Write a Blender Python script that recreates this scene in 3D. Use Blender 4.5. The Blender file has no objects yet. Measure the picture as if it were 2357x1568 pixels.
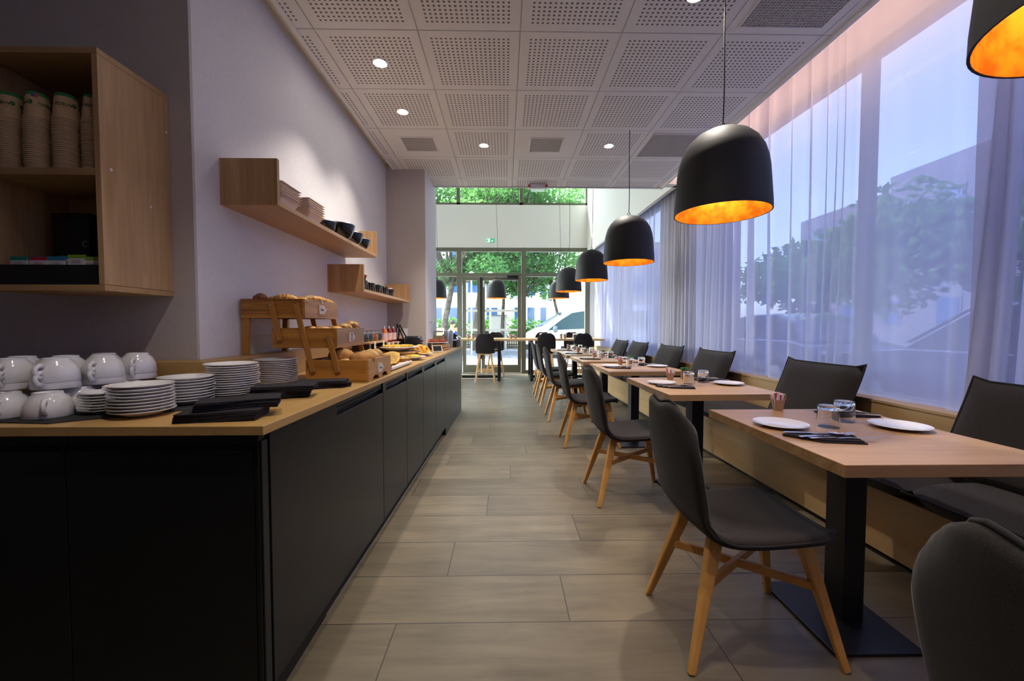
import bpy, math, random
from mathutils import Vector, Matrix
random.seed(7)
R = math.radians
D = bpy.data
SC = bpy.context.scene
COL = SC.collection

# ------------------------------------------------------------------ camera, world, sun, exposure
F_PX, EYE = 940.0, 1.16
cam_d = D.cameras.new('camera')
cam_d.sensor_fit = 'HORIZONTAL'
cam_d.sensor_width = 36.0
cam_d.lens = 36.0 * F_PX / 2357.0
cam_d.clip_start = 0.02
cam_d.clip_end = 400
cam = D.objects.new('camera', cam_d)
COL.objects.link(cam)
cam.location = (0, 0, EYE)
cam.rotation_euler = (math.pi / 2 - 34.0 / F_PX, 0, -16.5 / F_PX)
SC.camera = cam

w = D.worlds.new('sky')
SC.world = w
w.use_nodes = True
wn = w.node_tree
bg = wn.nodes['Background']
sky = wn.nodes.new('ShaderNodeTexSky')
sky.sky_type = 'NISHITA'
sky.sun_disc = False
sky.sun_elevation = R(46)
sky.sun_rotation = R(-59)
sky.air_density = 1.0
sky.dust_density = 1.5
hs = wn.nodes.new('ShaderNodeHueSaturation')
hs.inputs['Saturation'].default_value = 0.62
wn.links.new(sky.outputs[0], hs.inputs['Color'])
wn.links.new(hs.outputs[0], bg.inputs[0])
bg.inputs[1].default_value = 0.50

sun_d = D.lights.new('sun', 'SUN')
sun_d.energy = 3.0
sun_d.angle = R(0.6)
sun_d.color = (1.0, 0.96, 0.88)
sun = D.objects.new('sun', sun_d)
COL.objects.link(sun)
sun.location = (-8, 26, 20)
sun.rotation_euler = Vector((1.0, -0.6, -1.2)).to_track_quat('-Z', 'Y').to_euler()

def area(name, loc, target, sx, sy, power, color=(1, 1, 1)):
    l = D.lights.new(name, 'AREA')
    l.shape = 'RECTANGLE'
    l.size, l.size_y, l.energy, l.color = sx, sy, power, color
    o = D.objects.new(name, l)
    COL.objects.link(o)
    o.location = loc
    o.rotation_euler = (Vector(target) - Vector(loc)).to_track_quat('-Z', 'Y').to_euler()
    return o

# warm light strip hidden in the cove above the ceiling edge, washing the top of the curtains
cove = area('cove_strip_light', (2.03, 1.3, 3.06), (3, 1.3, 3.06), 0.04, 7.4, 8, (1.0, 0.66, 0.52))
cove.rotation_euler = (0, -math.pi / 2, 0)

SC.view_settings.view_transform = 'Standard'
SC.view_settings.look = 'None'
SC.view_settings.gamma = 1.0
SC.view_settings.exposure = 2.0
SC.view_settings.use_curve_mapping = False
cy = SC.cycles
cy.use_denoising = True
cy.max_bounces = 8
cy.diffuse_bounces = 4
cy.glossy_bounces = 4
cy.transmission_bounces = 8
cy.transparent_max_bounces = 12
cy.caustics_reflective = False
cy.caustics_refractive = False
cy.sample_clamp_indirect = 4.0
cy.use_adaptive_sampling = True
cy.adaptive_threshold = 0.02

# ------------------------------------------------------------------ materials
def nt(name):
    m = D.materials.new(name)
    m.use_nodes = True
    n = m.node_tree
    b = n.nodes['Principled BSDF']
    return m, n, b

def L(n, a, b):
    n.links.new(a, b)

def mat(name, col, rough=0.5, metal=0.0, var=0.0, scale=8.0, bump=0.0, spec=0.5, coat=0.0, sheen=0.0, trans=0.0, ior=1.45, emit=None, es=0.0, stretch=(1, 1, 1)):
    m, n, b = nt(name)
    b.inputs['Base Color'].default_value = (*col, 1)
    b.inputs['Roughness'].default_value = rough
    b.inputs['Metallic'].default_value = metal
    b.inputs['Specular IOR Level'].default_value = spec
    b.inputs['Coat Weight'].default_value = coat
    b.inputs['Sheen Weight'].default_value = sheen
    b.inputs['Transmission Weight'].default_value = trans
    b.inputs['IOR'].default_value = ior
    if emit:
        b.inputs['Emission Color'].default_value = (*emit, 1)
        b.inputs['Emission Strength'].default_value = es
    if var or bump:
        tc = n.nodes.new('ShaderNodeTexCoord')
        mp = n.nodes.new('ShaderNodeMapping')
        mp.inputs['Scale'].default_value = stretch
        nz = n.nodes.new('ShaderNodeTexNoise')
        nz.inputs['Scale'].default_value = scale
        nz.inputs['Detail'].default_value = 4
        L(n, tc.outputs['Object'], mp.inputs[0])
        L(n, mp.outputs[0], nz.inputs['Vector'])
        if var:
            cr = n.nodes.new('ShaderNodeMix')
            cr.data_type = 'RGBA'
            cr.inputs['A'].default_value = (*[max(0, c * (1 - var)) for c in col], 1)
            cr.inputs['B'].default_value = (*[min(1, c * (1 + var)) for c in col], 1)
            mr_ = n.nodes.new('ShaderNodeMapRange')
            mr_.inputs['From Min'].default_value = 0.36
            mr_.inputs['From Max'].default_value = 0.64
            L(n, nz.outputs['Fac'], mr_.inputs['Value'])
            L(n, mr_.outputs[0], cr.inputs['Factor'])
            L(n, cr.outputs['Result'], b.inputs['Base Color'])
        if bump:
            bp = n.nodes.new('ShaderNodeBump')
            bp.inputs['Strength'].default_value = bump
            bp.inputs['Distance'].default_value = 0.004
            L(n, nz.outputs['Fac'], bp.inputs['Height'])
            L(n, bp.outputs[0], b.inputs['Normal'])
    return m

def wood(name, c1, c2, grain='X', rough=0.45, fine=60.0, spec=0.4, con=0.165):
    """grain runs along the named local axis"""
    m, n, b = nt(name)
    tc = n.nodes.new('ShaderNodeTexCoord')
    mp = n.nodes.new('ShaderNodeMapping')
    s = {'X': (0.06, 1, 1), 'Y': (1, 0.06, 1), 'Z': (1, 1, 0.06)}[grain]
    mp.inputs['Scale'].default_value = s
    L(n, tc.outputs['Object'], mp.inputs[0])
    n1 = n.nodes.new('ShaderNodeTexNoise')
    n1.inputs['Scale'].default_value = fine
    n1.inputs['Detail'].default_value = 5
    n1.inputs['Roughness'].default_value = 0.65
    n2 = n.nodes.new('ShaderNodeTexNoise')
    n2.inputs['Scale'].default_value = fine * 0.16
    n2.inputs['Detail'].default_value = 3
    n2.inputs['Distortion'].default_value = 1.2
    L(n, mp.outputs[0], n1.inputs['Vector'])
    L(n, mp.outputs[0], n2.inputs['Vector'])
    ad = n.nodes.new('ShaderNodeMath')
    ad.operation = 'ADD'
    mu = n.nodes.new('ShaderNodeMath')
    mu.operation = 'MULTIPLY'
    mu.inputs[1].default_value = 0.45
    L(n, n1.outputs['Fac'], mu.inputs[0])
    mu2 = n.nodes.new('ShaderNodeMath')
    mu2.operation = 'MULTIPLY'
    mu2.inputs[1].default_value = 0.55
    L(n, n2.outputs['Fac'], mu2.inputs[0])
    L(n, mu.outputs[0], ad.inputs[0])
    L(n, mu2.outputs[0], ad.inputs[1])
    cr = n.nodes.new('ShaderNodeValToRGB')
    cr.color_ramp.elements[0].position = 0.495 - con
    cr.color_ramp.elements[0].color = (*c2, 1)
    cr.color_ramp.elements[1].position = 0.495 + con
    cr.color_ramp.elements[1].color = (*c1, 1)
    L(n, ad.outputs[0], cr.inputs[0])
    L(n, cr.outputs[0], b.inputs['Base Color'])
    b.inputs['Roughness'].default_value = rough
    b.inputs['Specular IOR Level'].default_value = spec
    return m

M = {}
M['wall'] = mat('wall_paint', (0.82, 0.80, 0.83), 0.9, var=0.02, scale=60, bump=0.05)
M['wall_shaded'] = mat('shaded_wall_paint', (0.56, 0.51, 0.49), 0.9, var=0.02, scale=60, bump=0.05)  # wall paint darkened to stand in for shade on camera-facing faces
M['wall_white'] = mat('far_wall_paint', (0.86, 0.88, 0.84), 0.9, bump=0.05, scale=60)
M['ceil_white'] = mat('ceiling_white', (0.88, 0.87, 0.85), 0.85)
M['vent_metal'] = mat('vent_mesh', (0.42, 0.41, 0.40), 0.6, metal=0.1, var=0.35, scale=220)
M['vent_bar'] = mat('vent_bar', (0.62, 0.60, 0.58), 0.6)
M['table_wood'] = wood('table_laminate', (0.50, 0.315, 0.165), (0.40, 0.240, 0.115), 'X', 0.36, 60, con=0.10)
M['table_edge'] = wood('table_edge_laminate', (0.40, 0.235, 0.105), (0.27, 0.145, 0.055), 'X', 0.5, 80, con=0.08)
M['worktop'] = wood('worktop_laminate', (0.50, 0.31, 0.115), (0.41, 0.235, 0.075), 'Y', 0.4, 60)
M['worktop_x'] = wood('worktop_laminate_cross', (0.56, 0.34, 0.155), (0.45, 0.26, 0.105), 'X', 0.4, 60)
M['oak_z'] = wood('oak_vertical', (0.58, 0.36, 0.175), (0.42, 0.245, 0.105), 'Z', 0.5, 60, con=0.11)
M['oak_y'] = wood('oak_lengthwise', (0.55, 0.35, 0.20), (0.45, 0.27, 0.14), 'Y', 0.5, 70)
M['oak_x'] = wood('oak_across', (0.54, 0.34, 0.155), (0.42, 0.25, 0.105), 'X', 0.5, 70)
M['bench'] = wood('bench_panel_oak', (0.50, 0.33, 0.16), (0.38, 0.24, 0.10), 'Y', 0.45, 22)
M['basket'] = wood('basket_pine', (0.56, 0.25, 0.045), (0.25, 0.09, 0.013), 'X', 0.45, 34, con=0.07)
M['basket_y'] = wood('basket_pine_front', (0.62, 0.30, 0.085), (0.38, 0.16, 0.04), 'Y', 0.45, 34, con=0.07)
M['basket_z'] = wood('basket_pine_arm', (0.50, 0.23, 0.05), (0.38, 0.16, 0.03), 'Z', 0.45, 55)
M['leg_wood'] = wood('beech_leg', (0.62, 0.32, 0.09), (0.50, 0.24, 0.06), 'Z', 0.4, 60)
M['stool_wood'] = wood('stool_beech', (0.75, 0.46, 0.20), (0.66, 0.38, 0.15), 'Z', 0.4, 60)
M['hightop'] = wood('high_table_oak', (0.70, 0.45, 0.20), (0.60, 0.36, 0.14), 'X', 0.4, 60)
M['fabric'] = mat('charcoal_felt', (0.022, 0.0178, 0.018), 0.95, var=0.6, scale=800, bump=0.22, sheen=0.12, spec=0.15)
M['fabric_edge'] = mat('charcoal_piping', (0.022, 0.020, 0.022), 0.95, sheen=0.1, spec=0.1)
M['black_lam'] = mat('black_laminate', (0.009, 0.010, 0.011), 0.34, var=0.12, scale=3, spec=0.38)
M['black_gap'] = mat('black_recess', (0.006, 0.006, 0.007), 0.6)
M['black_metal'] = mat('black_metal', (0.012, 0.013, 0.015), 0.42, metal=0.3)
M['black_mat'] = mat('slate_mat', (0.02, 0.022, 0.022), 0.8)
M['lamp_black'] = mat('lamp_shade_black', (0.014, 0.014, 0.017), 0.62, var=0.1, scale=5)
M['alu'] = mat('aluminium', (0.55, 0.56, 0.58), 0.3, metal=0.9)
M['chrome'] = mat('chrome', (0.8, 0.8, 0.82), 0.12, metal=1.0)
M['steel'] = mat('cutlery_steel', (0.72, 0.70, 0.68), 0.18, metal=1.0)
M['ceramic'] = mat('white_ceramic', (0.78, 0.76, 0.78), 0.12, spec=0.6, coat=0.4)
M['napkin'] = mat('black_napkin', (0.030, 0.027, 0.033), 0.92, var=0.2, scale=300, bump=0.2, spec=0.15)
M['kraft'] = mat('kraft_cup', (0.62, 0.42, 0.23), 0.75, var=0.06, scale=40)
M['kraft_rim'] = mat('kraft_rim', (0.66, 0.47, 0.29), 0.7)
M['green_band'] = mat('green_band', (0.02, 0.22, 0.06), 0.6)
M['dark_green'] = mat('dark_green_print', (0.02, 0.08, 0.03), 0.7)
M['blue_print'] = mat('blue_print', (0.03, 0.10, 0.35), 0.6)
M['red_print'] = mat('red_print', (0.65, 0.03, 0.04), 0.6)
M['teal'] = mat('teal_paper', (0.0, 0.28, 0.24), 0.6)
M['blue_paper'] = mat('blue_paper', (0.03, 0.22, 0.42), 0.6)
M['red_paper'] = mat('red_paper', (0.55, 0.02, 0.05), 0.6)
M['lime_paper'] = mat('lime_paper', (0.22, 0.42, 0.04), 0.6)
M['white_paper'] = mat('white_paper', (0.75, 0.72, 0.72), 0.7)
M['grey_print'] = mat('grey_print', (0.2, 0.2, 0.2), 0.7)
M['tag_white'] = mat('wooden_tag_white', (0.80, 0.74, 0.68), 0.7)
M['ink'] = mat('ink', (0.01, 0.01, 0.01), 0.7)
M['pink_paper'] = mat('pink_tray_board', (0.80, 0.66, 0.58), 0.8)
M['bowl_black'] = mat('black_glazed_bowl', (0.012, 0.014, 0.02), 0.18, coat=0.5)
M['croissant'] = mat('croissant_crust', (0.62, 0.30, 0.055), 0.55, var=0.6, scale=28, bump=0.9, coat=0.2)
M['croissant_dark'] = mat('dark_pastry_crust', (0.28, 0.09, 0.03), 0.5, var=0.5, scale=35, bump=0.8, coat=0.2)
M['bread'] = mat('bread_crust', (0.42, 0.20, 0.055), 0.75, var=0.55, scale=14, bump=0.8)
M['bread_light'] = mat('pale_bread', (0.60, 0.36, 0.13), 0.8, var=0.35, scale=18, bump=0.8)
M['cake'] = mat('sponge_slice', (0.82, 0.52, 0.14), 0.8, var=0.18, scale=60, bump=0.5)
M['cake_crust'] = mat('sponge_crust', (0.50, 0.24, 0.05), 0.7, var=0.2, scale=30)
M['tart'] = mat('tart_filling', (0.78, 0.42, 0.05), 0.6, var=0.45, scale=40, bump=0.6)
M['donut'] = mat('donut', (0.80, 0.40, 0.04), 0.5, var=0.2, scale=12, bump=0.3)
M['chorizo'] = mat('glazed_pastry', (0.42, 0.07, 0.012), 0.4, var=0.5, scale=45, bump=0.7, coat=0.3)
M['cereal'] = mat('cereal', (0.42, 0.27, 0.13), 0.8, var=0.7, scale=110, bump=1.0)
M['jam_red'] = mat('red_jam', (0.16, 0.012, 0.02), 0.2, coat=0.6)
M['jam_orange'] = mat('orange_jam', (0.50, 0.13, 0.02), 0.2, coat=0.6)
M['jam_dark'] = mat('dark_seeds', (0.05, 0.045, 0.05), 0.3, coat=0.6, var=0.5, scale=120)
M['pink_label'] = mat('pink_label', (0.75, 0.50, 0.48), 0.7)
M['frost'] = mat('frosted_plastic', (0.72, 0.66, 0.66), 0.4)
M['leaf'] = mat('succulent_green', (0.06, 0.22, 0.05), 0.5, var=0.4, scale=60)
M['pot_kraft'] = mat('kraft_pot', (0.42, 0.25, 0.16), 0.8, var=0.1, scale=60)
M['sky_glass'] = None
M['white_plastic'] = mat('white_plastic', (0.82, 0.80, 0.80), 0.4)
M['red_plastic'] = mat('red_button', (0.45, 0.02, 0.04), 0.4)
M['exit_green'] = mat('exit_green', (0.0, 0.33, 0.13), 0.5, emit=(0.0, 0.33, 0.13), es=0.25)
M['exit_white'] = mat('exit_white', (0.9, 0.95, 0.9), 0.5, emit=(0.9, 1.0, 0.9), es=0.3)
M['frame_green'] = mat('olive_frame', (0.16, 0.165, 0.12), 0.45, metal=0.4)
M['manifest'] = mat('frosted_strip', (0.85, 0.92, 0.92), 0.6)
M['gold'] = mat('gold_leaf', (0.90, 0.36, 0.035), 0.5, metal=0.5, var=0.35, scale=22, bump=0.4)
M['bulb'] = mat('bulb', (1, 0.8, 0.5), 0.5, emit=(1.0, 0.75, 0.42), es=14)
M['spot_emit'] = mat('downlight_glow', (1, 0.95, 0.88), 0.5, emit=(1.0, 0.93, 0.82), es=30)
M['cable'] = mat('black_cable', (0.01, 0.01, 0.01), 0.6)
M['van_white'] = mat('van_paint', (0.82, 0.83, 0.85), 0.25, coat=0.7)
M['car_blue'] = mat('dark_blue_paint', (0.03, 0.06, 0.14), 0.2, coat=1.0, metal=0.3)
M['car_grey'] = mat('grey_paint', (0.10, 0.13, 0.18), 0.2, coat=1.0, metal=0.3)
M['car_glass'] = mat('car_glass', (0.02, 0.05, 0.055), 0.25, spec=0.25)
M['tyre'] = mat('tyre', (0.02, 0.02, 0.02), 0.8)
M['asphalt'] = mat('asphalt', (0.09, 0.10, 0.125), 0.9, var=0.3, scale=4)
M['pavement'] = mat('pavement', (0.55, 0.55, 0.52), 0.9, var=0.1, scale=3)
M['bark'] = mat('plane_bark', (0.12, 0.095, 0.07), 0.9, var=0.45, scale=6, bump=0.6)
M['hedge_soil'] = mat('planting_soil', (0.12, 0.09, 0.05), 0.95, var=0.4, scale=6)
M['bld_white'] = mat('white_render', (0.80, 0.80, 0.82), 0.9)
M['bld_grey'] = mat('shaded_grey_render', (0.20, 0.20, 0.23), 0.9)  # base colour lowered so the sunlit facades read as shaded
M['bld_beige'] = mat('beige_render', (0.55, 0.50, 0.43), 0.9)
M['bld_glass'] = mat('blue_window', (0.05, 0.13, 0.28), 0.15, coat=0.5)
M['roof_orange'] = mat('orange_tiles', (0.55, 0.22, 0.10), 0.9, var=0.2, scale=10)
M['fence_dark'] = mat('dark_fence', (0.05, 0.06, 0.06), 0.8)
M['skin'] = mat('skin', (0.50, 0.28, 0.19), 0.6)
M['shirt'] = mat('blue_shirt', (0.03, 0.06, 0.22), 0.9)
M['trousers'] = mat('dark_trousers', (0.03, 0.03, 0.04), 0.9)
M['hair'] = mat('dark_hair', (0.05, 0.035, 0.03), 0.8)
M['terrace_wood'] = mat('terrace_screen_wood', (0.62, 0.38, 0.22), 0.7)
M['purple'] = mat('lilac_wrappers', (0.40, 0.36, 0.62), 0.4, var=0.5, scale=60)

def leaf_mat(name, c, t):
    m, n, b = nt(name)
    b.inputs['Roughness'].default_value = 0.6
    tc = n.nodes.new('ShaderNodeTexCoord')
    nz = n.nodes.new('ShaderNodeTexNoise')
    nz.inputs['Scale'].default_value = 1.3
    nz.inputs['Detail'].default_value = 6
    L(n, tc.outputs['Object'], nz.inputs['Vector'])
    mx = n.nodes.new('ShaderNodeMix')
    mx.data_type = 'RGBA'
    mx.inputs['A'].default_value = (c[0] * .45, c[1] * .55, c[2] * .5, 1)
    mx.inputs['B'].default_value = (c[0] * 1.5, c[1] * 1.35, c[2] * 1.2, 1)
    L(n, nz.outputs['Fac'], mx.inputs['Factor'])
    L(n, mx.outputs['Result'], b.inputs['Base Color'])
    tr = n.nodes.new('ShaderNodeBsdfTranslucent')
    tr.inputs[0].default_value = (*t, 1)
    ms = n.nodes.new('ShaderNodeMixShader')
    ms.inputs[0].default_value = 0.5
    L(n, b.outputs[0], ms.inputs[1])
    L(n, tr.outputs[0], ms.inputs[2])
    L(n, ms.outputs[0], n.nodes['Material Output'].inputs['Surface'])
    return m
M['foliage'] = leaf_mat('plane_tree_leaves', (0.07, 0.20, 0.06), (0.20, 0.44, 0.11))
M['foliage2'] = leaf_mat('shrub_leaves', (0.05, 0.17, 0.04), (0.14, 0.34, 0.06))

def pane_mat(name, tint, refl=0.08, rough=0.02):
    m, n, b = nt(name)
    t = n.nodes.new('ShaderNodeBsdfTransparent')
    t.inputs[0].default_value = (*tint, 1)
    g = n.nodes.new('ShaderNodeBsdfGlossy')
    g.inputs['Roughness'].default_value = rough
    lw = n.nodes.new('ShaderNodeLayerWeight')
    lw.inputs[0].default_value = 0.5
    fr = n.nodes.new('ShaderNodeMath')
    fr.operation = 'POWER'
    fr.inputs[1].default_value = 4.0
    L(n, lw.outputs['Facing'], fr.inputs[0])
    fm = n.nodes.new('ShaderNodeMath')
    fm.operation = 'MULTIPLY_ADD'
    fm.inputs[1].default_value = 0.6
    fm.inputs[2].default_value = 0.03
    L(n, fr.outputs[0], fm.inputs[0])
    fr = fm
    ms = n.nodes.new('ShaderNodeMixShader')
    L(n, fr.outputs[0], ms.inputs[0])
    L(n, t.outputs[0], ms.inputs[1])
    L(n, g.outputs[0], ms.inputs[2])
    L(n, ms.outputs[0], n.nodes['Material Output'].inputs['Surface'])
    return m
M['pane'] = pane_mat('window_glass', (0.93, 0.97, 0.96))
M['side_pane'] = pane_mat('dimming_side_glass', (0.57, 0.61, 0.73))  # tint puts the dim, bluish outdoor light into the glass colour
M['glass'] = pane_mat('thin_glassware', (0.90, 0.92, 0.93), rough=0.03)
M['tumbler'] = mat('tumbler_glass', (0.96, 0.97, 0.98), 0.02, trans=1.0, ior=1.42)

def curtain_mat():
    m, n, b = nt('sheer_voile')
    d = n.nodes.new('ShaderNodeBsdfDiffuse')
    d.inputs[0].default_value = (0.80, 0.78, 0.84, 1)
    t = n.nodes.new('ShaderNodeBsdfTranslucent')
    t.inputs[0].default_value = (0.50, 0.50, 0.65, 1)
    p = n.nodes.new('ShaderNodeBsdfTransparent')
    p.inputs[0].default_value = (0.95, 0.96, 1.0, 1)
    m1 = n.nodes.new('ShaderNodeMixShader')
    m1.inputs[0].default_value = 0.62
    L(n, d.outputs[0], m1.inputs[1])
    L(n, t.outputs[0], m1.inputs[2])
    m2 = n.nodes.new('ShaderNodeMixShader')
    tc = n.nodes.new('ShaderNodeTexCoord')
    mp = n.nodes.new('ShaderNodeMapping')
    mp.inputs['Scale'].default_value = (1, 6, 120)
    nz = n.nodes.new('ShaderNodeTexNoise')
    nz.inputs['Scale'].default_value = 3
    L(n, tc.outputs['Object'], mp.inputs[0])
    L(n, mp.outputs[0], nz.inputs['Vector'])
    mr = n.nodes.new('ShaderNodeMapRange')
    mr.inputs['To Min'].default_value = 0.17
    mr.inputs['To Max'].default_value = 0.23
    L(n, nz.outputs['Fac'], mr.inputs['Value'])
    L(n, mr.outputs[0], m2.inputs[0])
    L(n, m1.outputs[0], m2.inputs[1])
    L(n, p.outputs[0], m2.inputs[2])
    L(n, m2.outputs[0], n.nodes['Material Output'].inputs['Surface'])
    return m
M['curtain'] = curtain_mat()

def math_node(n, op, a, b=None, c=None):
    k = n.nodes.new('ShaderNodeMath')
    k.operation = op
    for i, v in enumerate((a, b, c)):
        if v is None:
            continue
        if hasattr(v, 'links'):
            L(n, v, k.inputs[i])
        else:
            k.inputs[i].default_value = v
    return k.outputs[0]

def floor_mat():
    m, n, b = nt('wood_look_floor_tiles')
    tc = n.nodes.new('ShaderNodeTexCoord')
    sp = n.nodes.new('ShaderNodeSeparateXYZ')
    L(n, tc.outputs['Object'], sp.inputs[0])
    y = math_node(n, 'SUBTRACT', sp.outputs[1], 0.057 - 3.0)
    row = math_node(n, 'FLOOR', math_node(n, 'DIVIDE', y, 0.3))
    k = math_node(n, 'SUBTRACT', row, 15.0)
    sh = math_node(n, 'MULTIPLY_ADD', k, 0.0775, 0.68)
    near = math_node(n, 'MULTIPLY', math_node(n, 'LESS_THAN', row, 14.5), 0.37)
    x = math_node(n, 'SUBTRACT', math_node(n, 'SUBTRACT', sp.outputs[0], sh), near)
    cb = n.nodes.new('ShaderNodeCombineXYZ')
    L(n, math_node(n, 'ADD', x, 12.0), cb.inputs[0])
    L(n, y, cb.inputs[1])
    bk = n.nodes.new('ShaderNodeTexBrick')
    bk.offset = 0.5
    bk.inputs['Scale'].default_value = 1.0
    bk.inputs['Brick Width'].default_value = 1.2
    bk.inputs['Row Height'].default_value = 0.3
    bk.inputs['Mortar Size'].default_value = 0.0022
    bk.inputs['Mortar Smooth'].default_value = 0.0
    bk.inputs['Color1'].default_value = (0.0, 0.0, 0.0, 1)
    bk.inputs['Color2'].default_value = (1.0, 1.0, 1.0, 1)
    bk.inputs['Mortar'].default_value = (0.5, 0.5, 0.5, 1)
    L(n, cb.outputs[0], bk.inputs['Vector'])
    # grain along X, shifted per tile
    off = math_node(n, 'MULTIPLY', bk.outputs['Color'], 7.0)
    cg = n.nodes.new('ShaderNodeCombineXYZ')
    L(n, math_node(n, 'MULTIPLY', x, 0.9), cg.inputs[0])
    L(n, math_node(n, 'MULTIPLY', y, 7.0), cg.inputs[1])
    L(n, off, cg.inputs[2])
    n1 = n.nodes.new('ShaderNodeTexNoise')
    n1.inputs['Scale'].default_value = 2.2
    n1.inputs['Detail'].default_value = 6
    n1.inputs['Roughness'].default_value = 0.6
    n1.inputs['Distortion'].default_value = 0.4
    L(n, cg.outputs[0], n1.inputs['Vector'])
    n2 = n.nodes.new('ShaderNodeTexNoise')
    n2.inputs['Scale'].default_value = 2.4
    n2.inputs['Detail'].default_value = 3
    L(n, tc.outputs['Object'], n2.inputs['Vector'])
    f = math_node(n, 'MULTIPLY_ADD', n1.outputs['Fac'], 0.6, math_node(n, 'MULTIPLY', n2.outputs['Fac'], 0.4))
    cr = n.nodes.new('ShaderNodeValToRGB')
    cr.color_ramp.elements[0].position = 0.34
    cr.color_ramp.elements[0].color = (0.098, 0.077, 0.049, 1)
    cr.color_ramp.elements[1].position = 0.66
    cr.color_ramp.elements[1].color = (0.195, 0.160, 0.107, 1)
    L(n, f, cr.inputs[0])
    br = n.nodes.new('ShaderNodeMix')
    br.data_type = 'RGBA'
    br.blend_type = 'MULTIPLY'
    br.inputs['Factor'].default_value = 1.0
    rg = n.nodes.new('ShaderNodeMapRange')
    rg.inputs['To Min'].default_value = 0.86
    rg.inputs['To Max'].default_value = 1.12
    L(n, bk.outputs['Color'], rg.inputs['Value'])
    L(n, cr.outputs[0], br.inputs['A'])
    L(n, rg.outputs[0], br.inputs['B'])
    mo = n.nodes.new('ShaderNodeMix')
    mo.data_type = 'RGBA'
    L(n, bk.outputs['Fac'], mo.inputs['Factor'])
    L(n, br.outputs['Result'], mo.inputs['A'])
    mo.inputs['B'].default_value = (0.025, 0.022, 0.018, 1)
    L(n, mo.outputs['Result'], b.inputs['Base Color'])
    b.inputs['Roughness'].default_value = 0.42
    bp = n.nodes.new('ShaderNodeBump')
    bp.inputs['Strength'].default_value = 0.25
    bp.inputs['Distance'].default_value = 0.002
    bp.invert = True
    L(n, bk.outputs['Fac'], bp.inputs['Height'])
    L(n, bp.outputs[0], b.inputs['Normal'])
    return m
M['floor'] = floor_mat()

TX0, TY0, TP = -1.105, 2.45, 0.598     # ceiling tile grid: origin and pitch

def ceiling_mat():
    """white plaster tile, square perforations 16 x 16 inside a plain margin"""
    m, n, b = nt('perforated_ceiling_tile')
    tc = n.nodes.new('ShaderNodeTexCoord')
    sp = n.nodes.new('ShaderNodeSeparateXYZ')
    L(n, tc.outputs['Object'], sp.inputs[0])
    masks = []
    for i, o in ((0, TX0 - 20 * TP), (1, TY0 - 20 * TP)):
        u = math_node(n, 'FRACT', math_node(n, 'DIVIDE', math_node(n, 'SUBTRACT', sp.outputs[i], o), TP))
        t = math_node(n, 'DIVIDE', math_node(n, 'SUBTRACT', u, 0.09), 0.82)
        inside = math_node(n, 'MULTIPLY', math_node(n, 'GREATER_THAN', t, 0.0), math_node(n, 'LESS_THAN', t, 1.0))
        h = math_node(n, 'FRACT', math_node(n, 'MULTIPLY', t, 17.0))
        hole = math_node(n, 'MULTIPLY', math_node(n, 'GREATER_THAN', h, 0.29), math_node(n, 'LESS_THAN', h, 0.71))
        masks.append(math_node(n, 'MULTIPLY', inside, hole))
    mk = math_node(n, 'MULTIPLY', masks[0], masks[1])
    mx = n.nodes.new('ShaderNodeMix')
    mx.data_type = 'RGBA'
    mx.inputs['A'].default_value = (0.87, 0.86, 0.84, 1)
    mx.inputs['B'].default_value = (0.16, 0.145, 0.135, 1)
    L(n, mk, mx.inputs['Factor'])
    L(n, mx.outputs['Result'], b.inputs['Base Color'])
    b.inputs['Roughness'].default_value = 0.85
    return m
M['ceil_tile'] = ceiling_mat()

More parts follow.
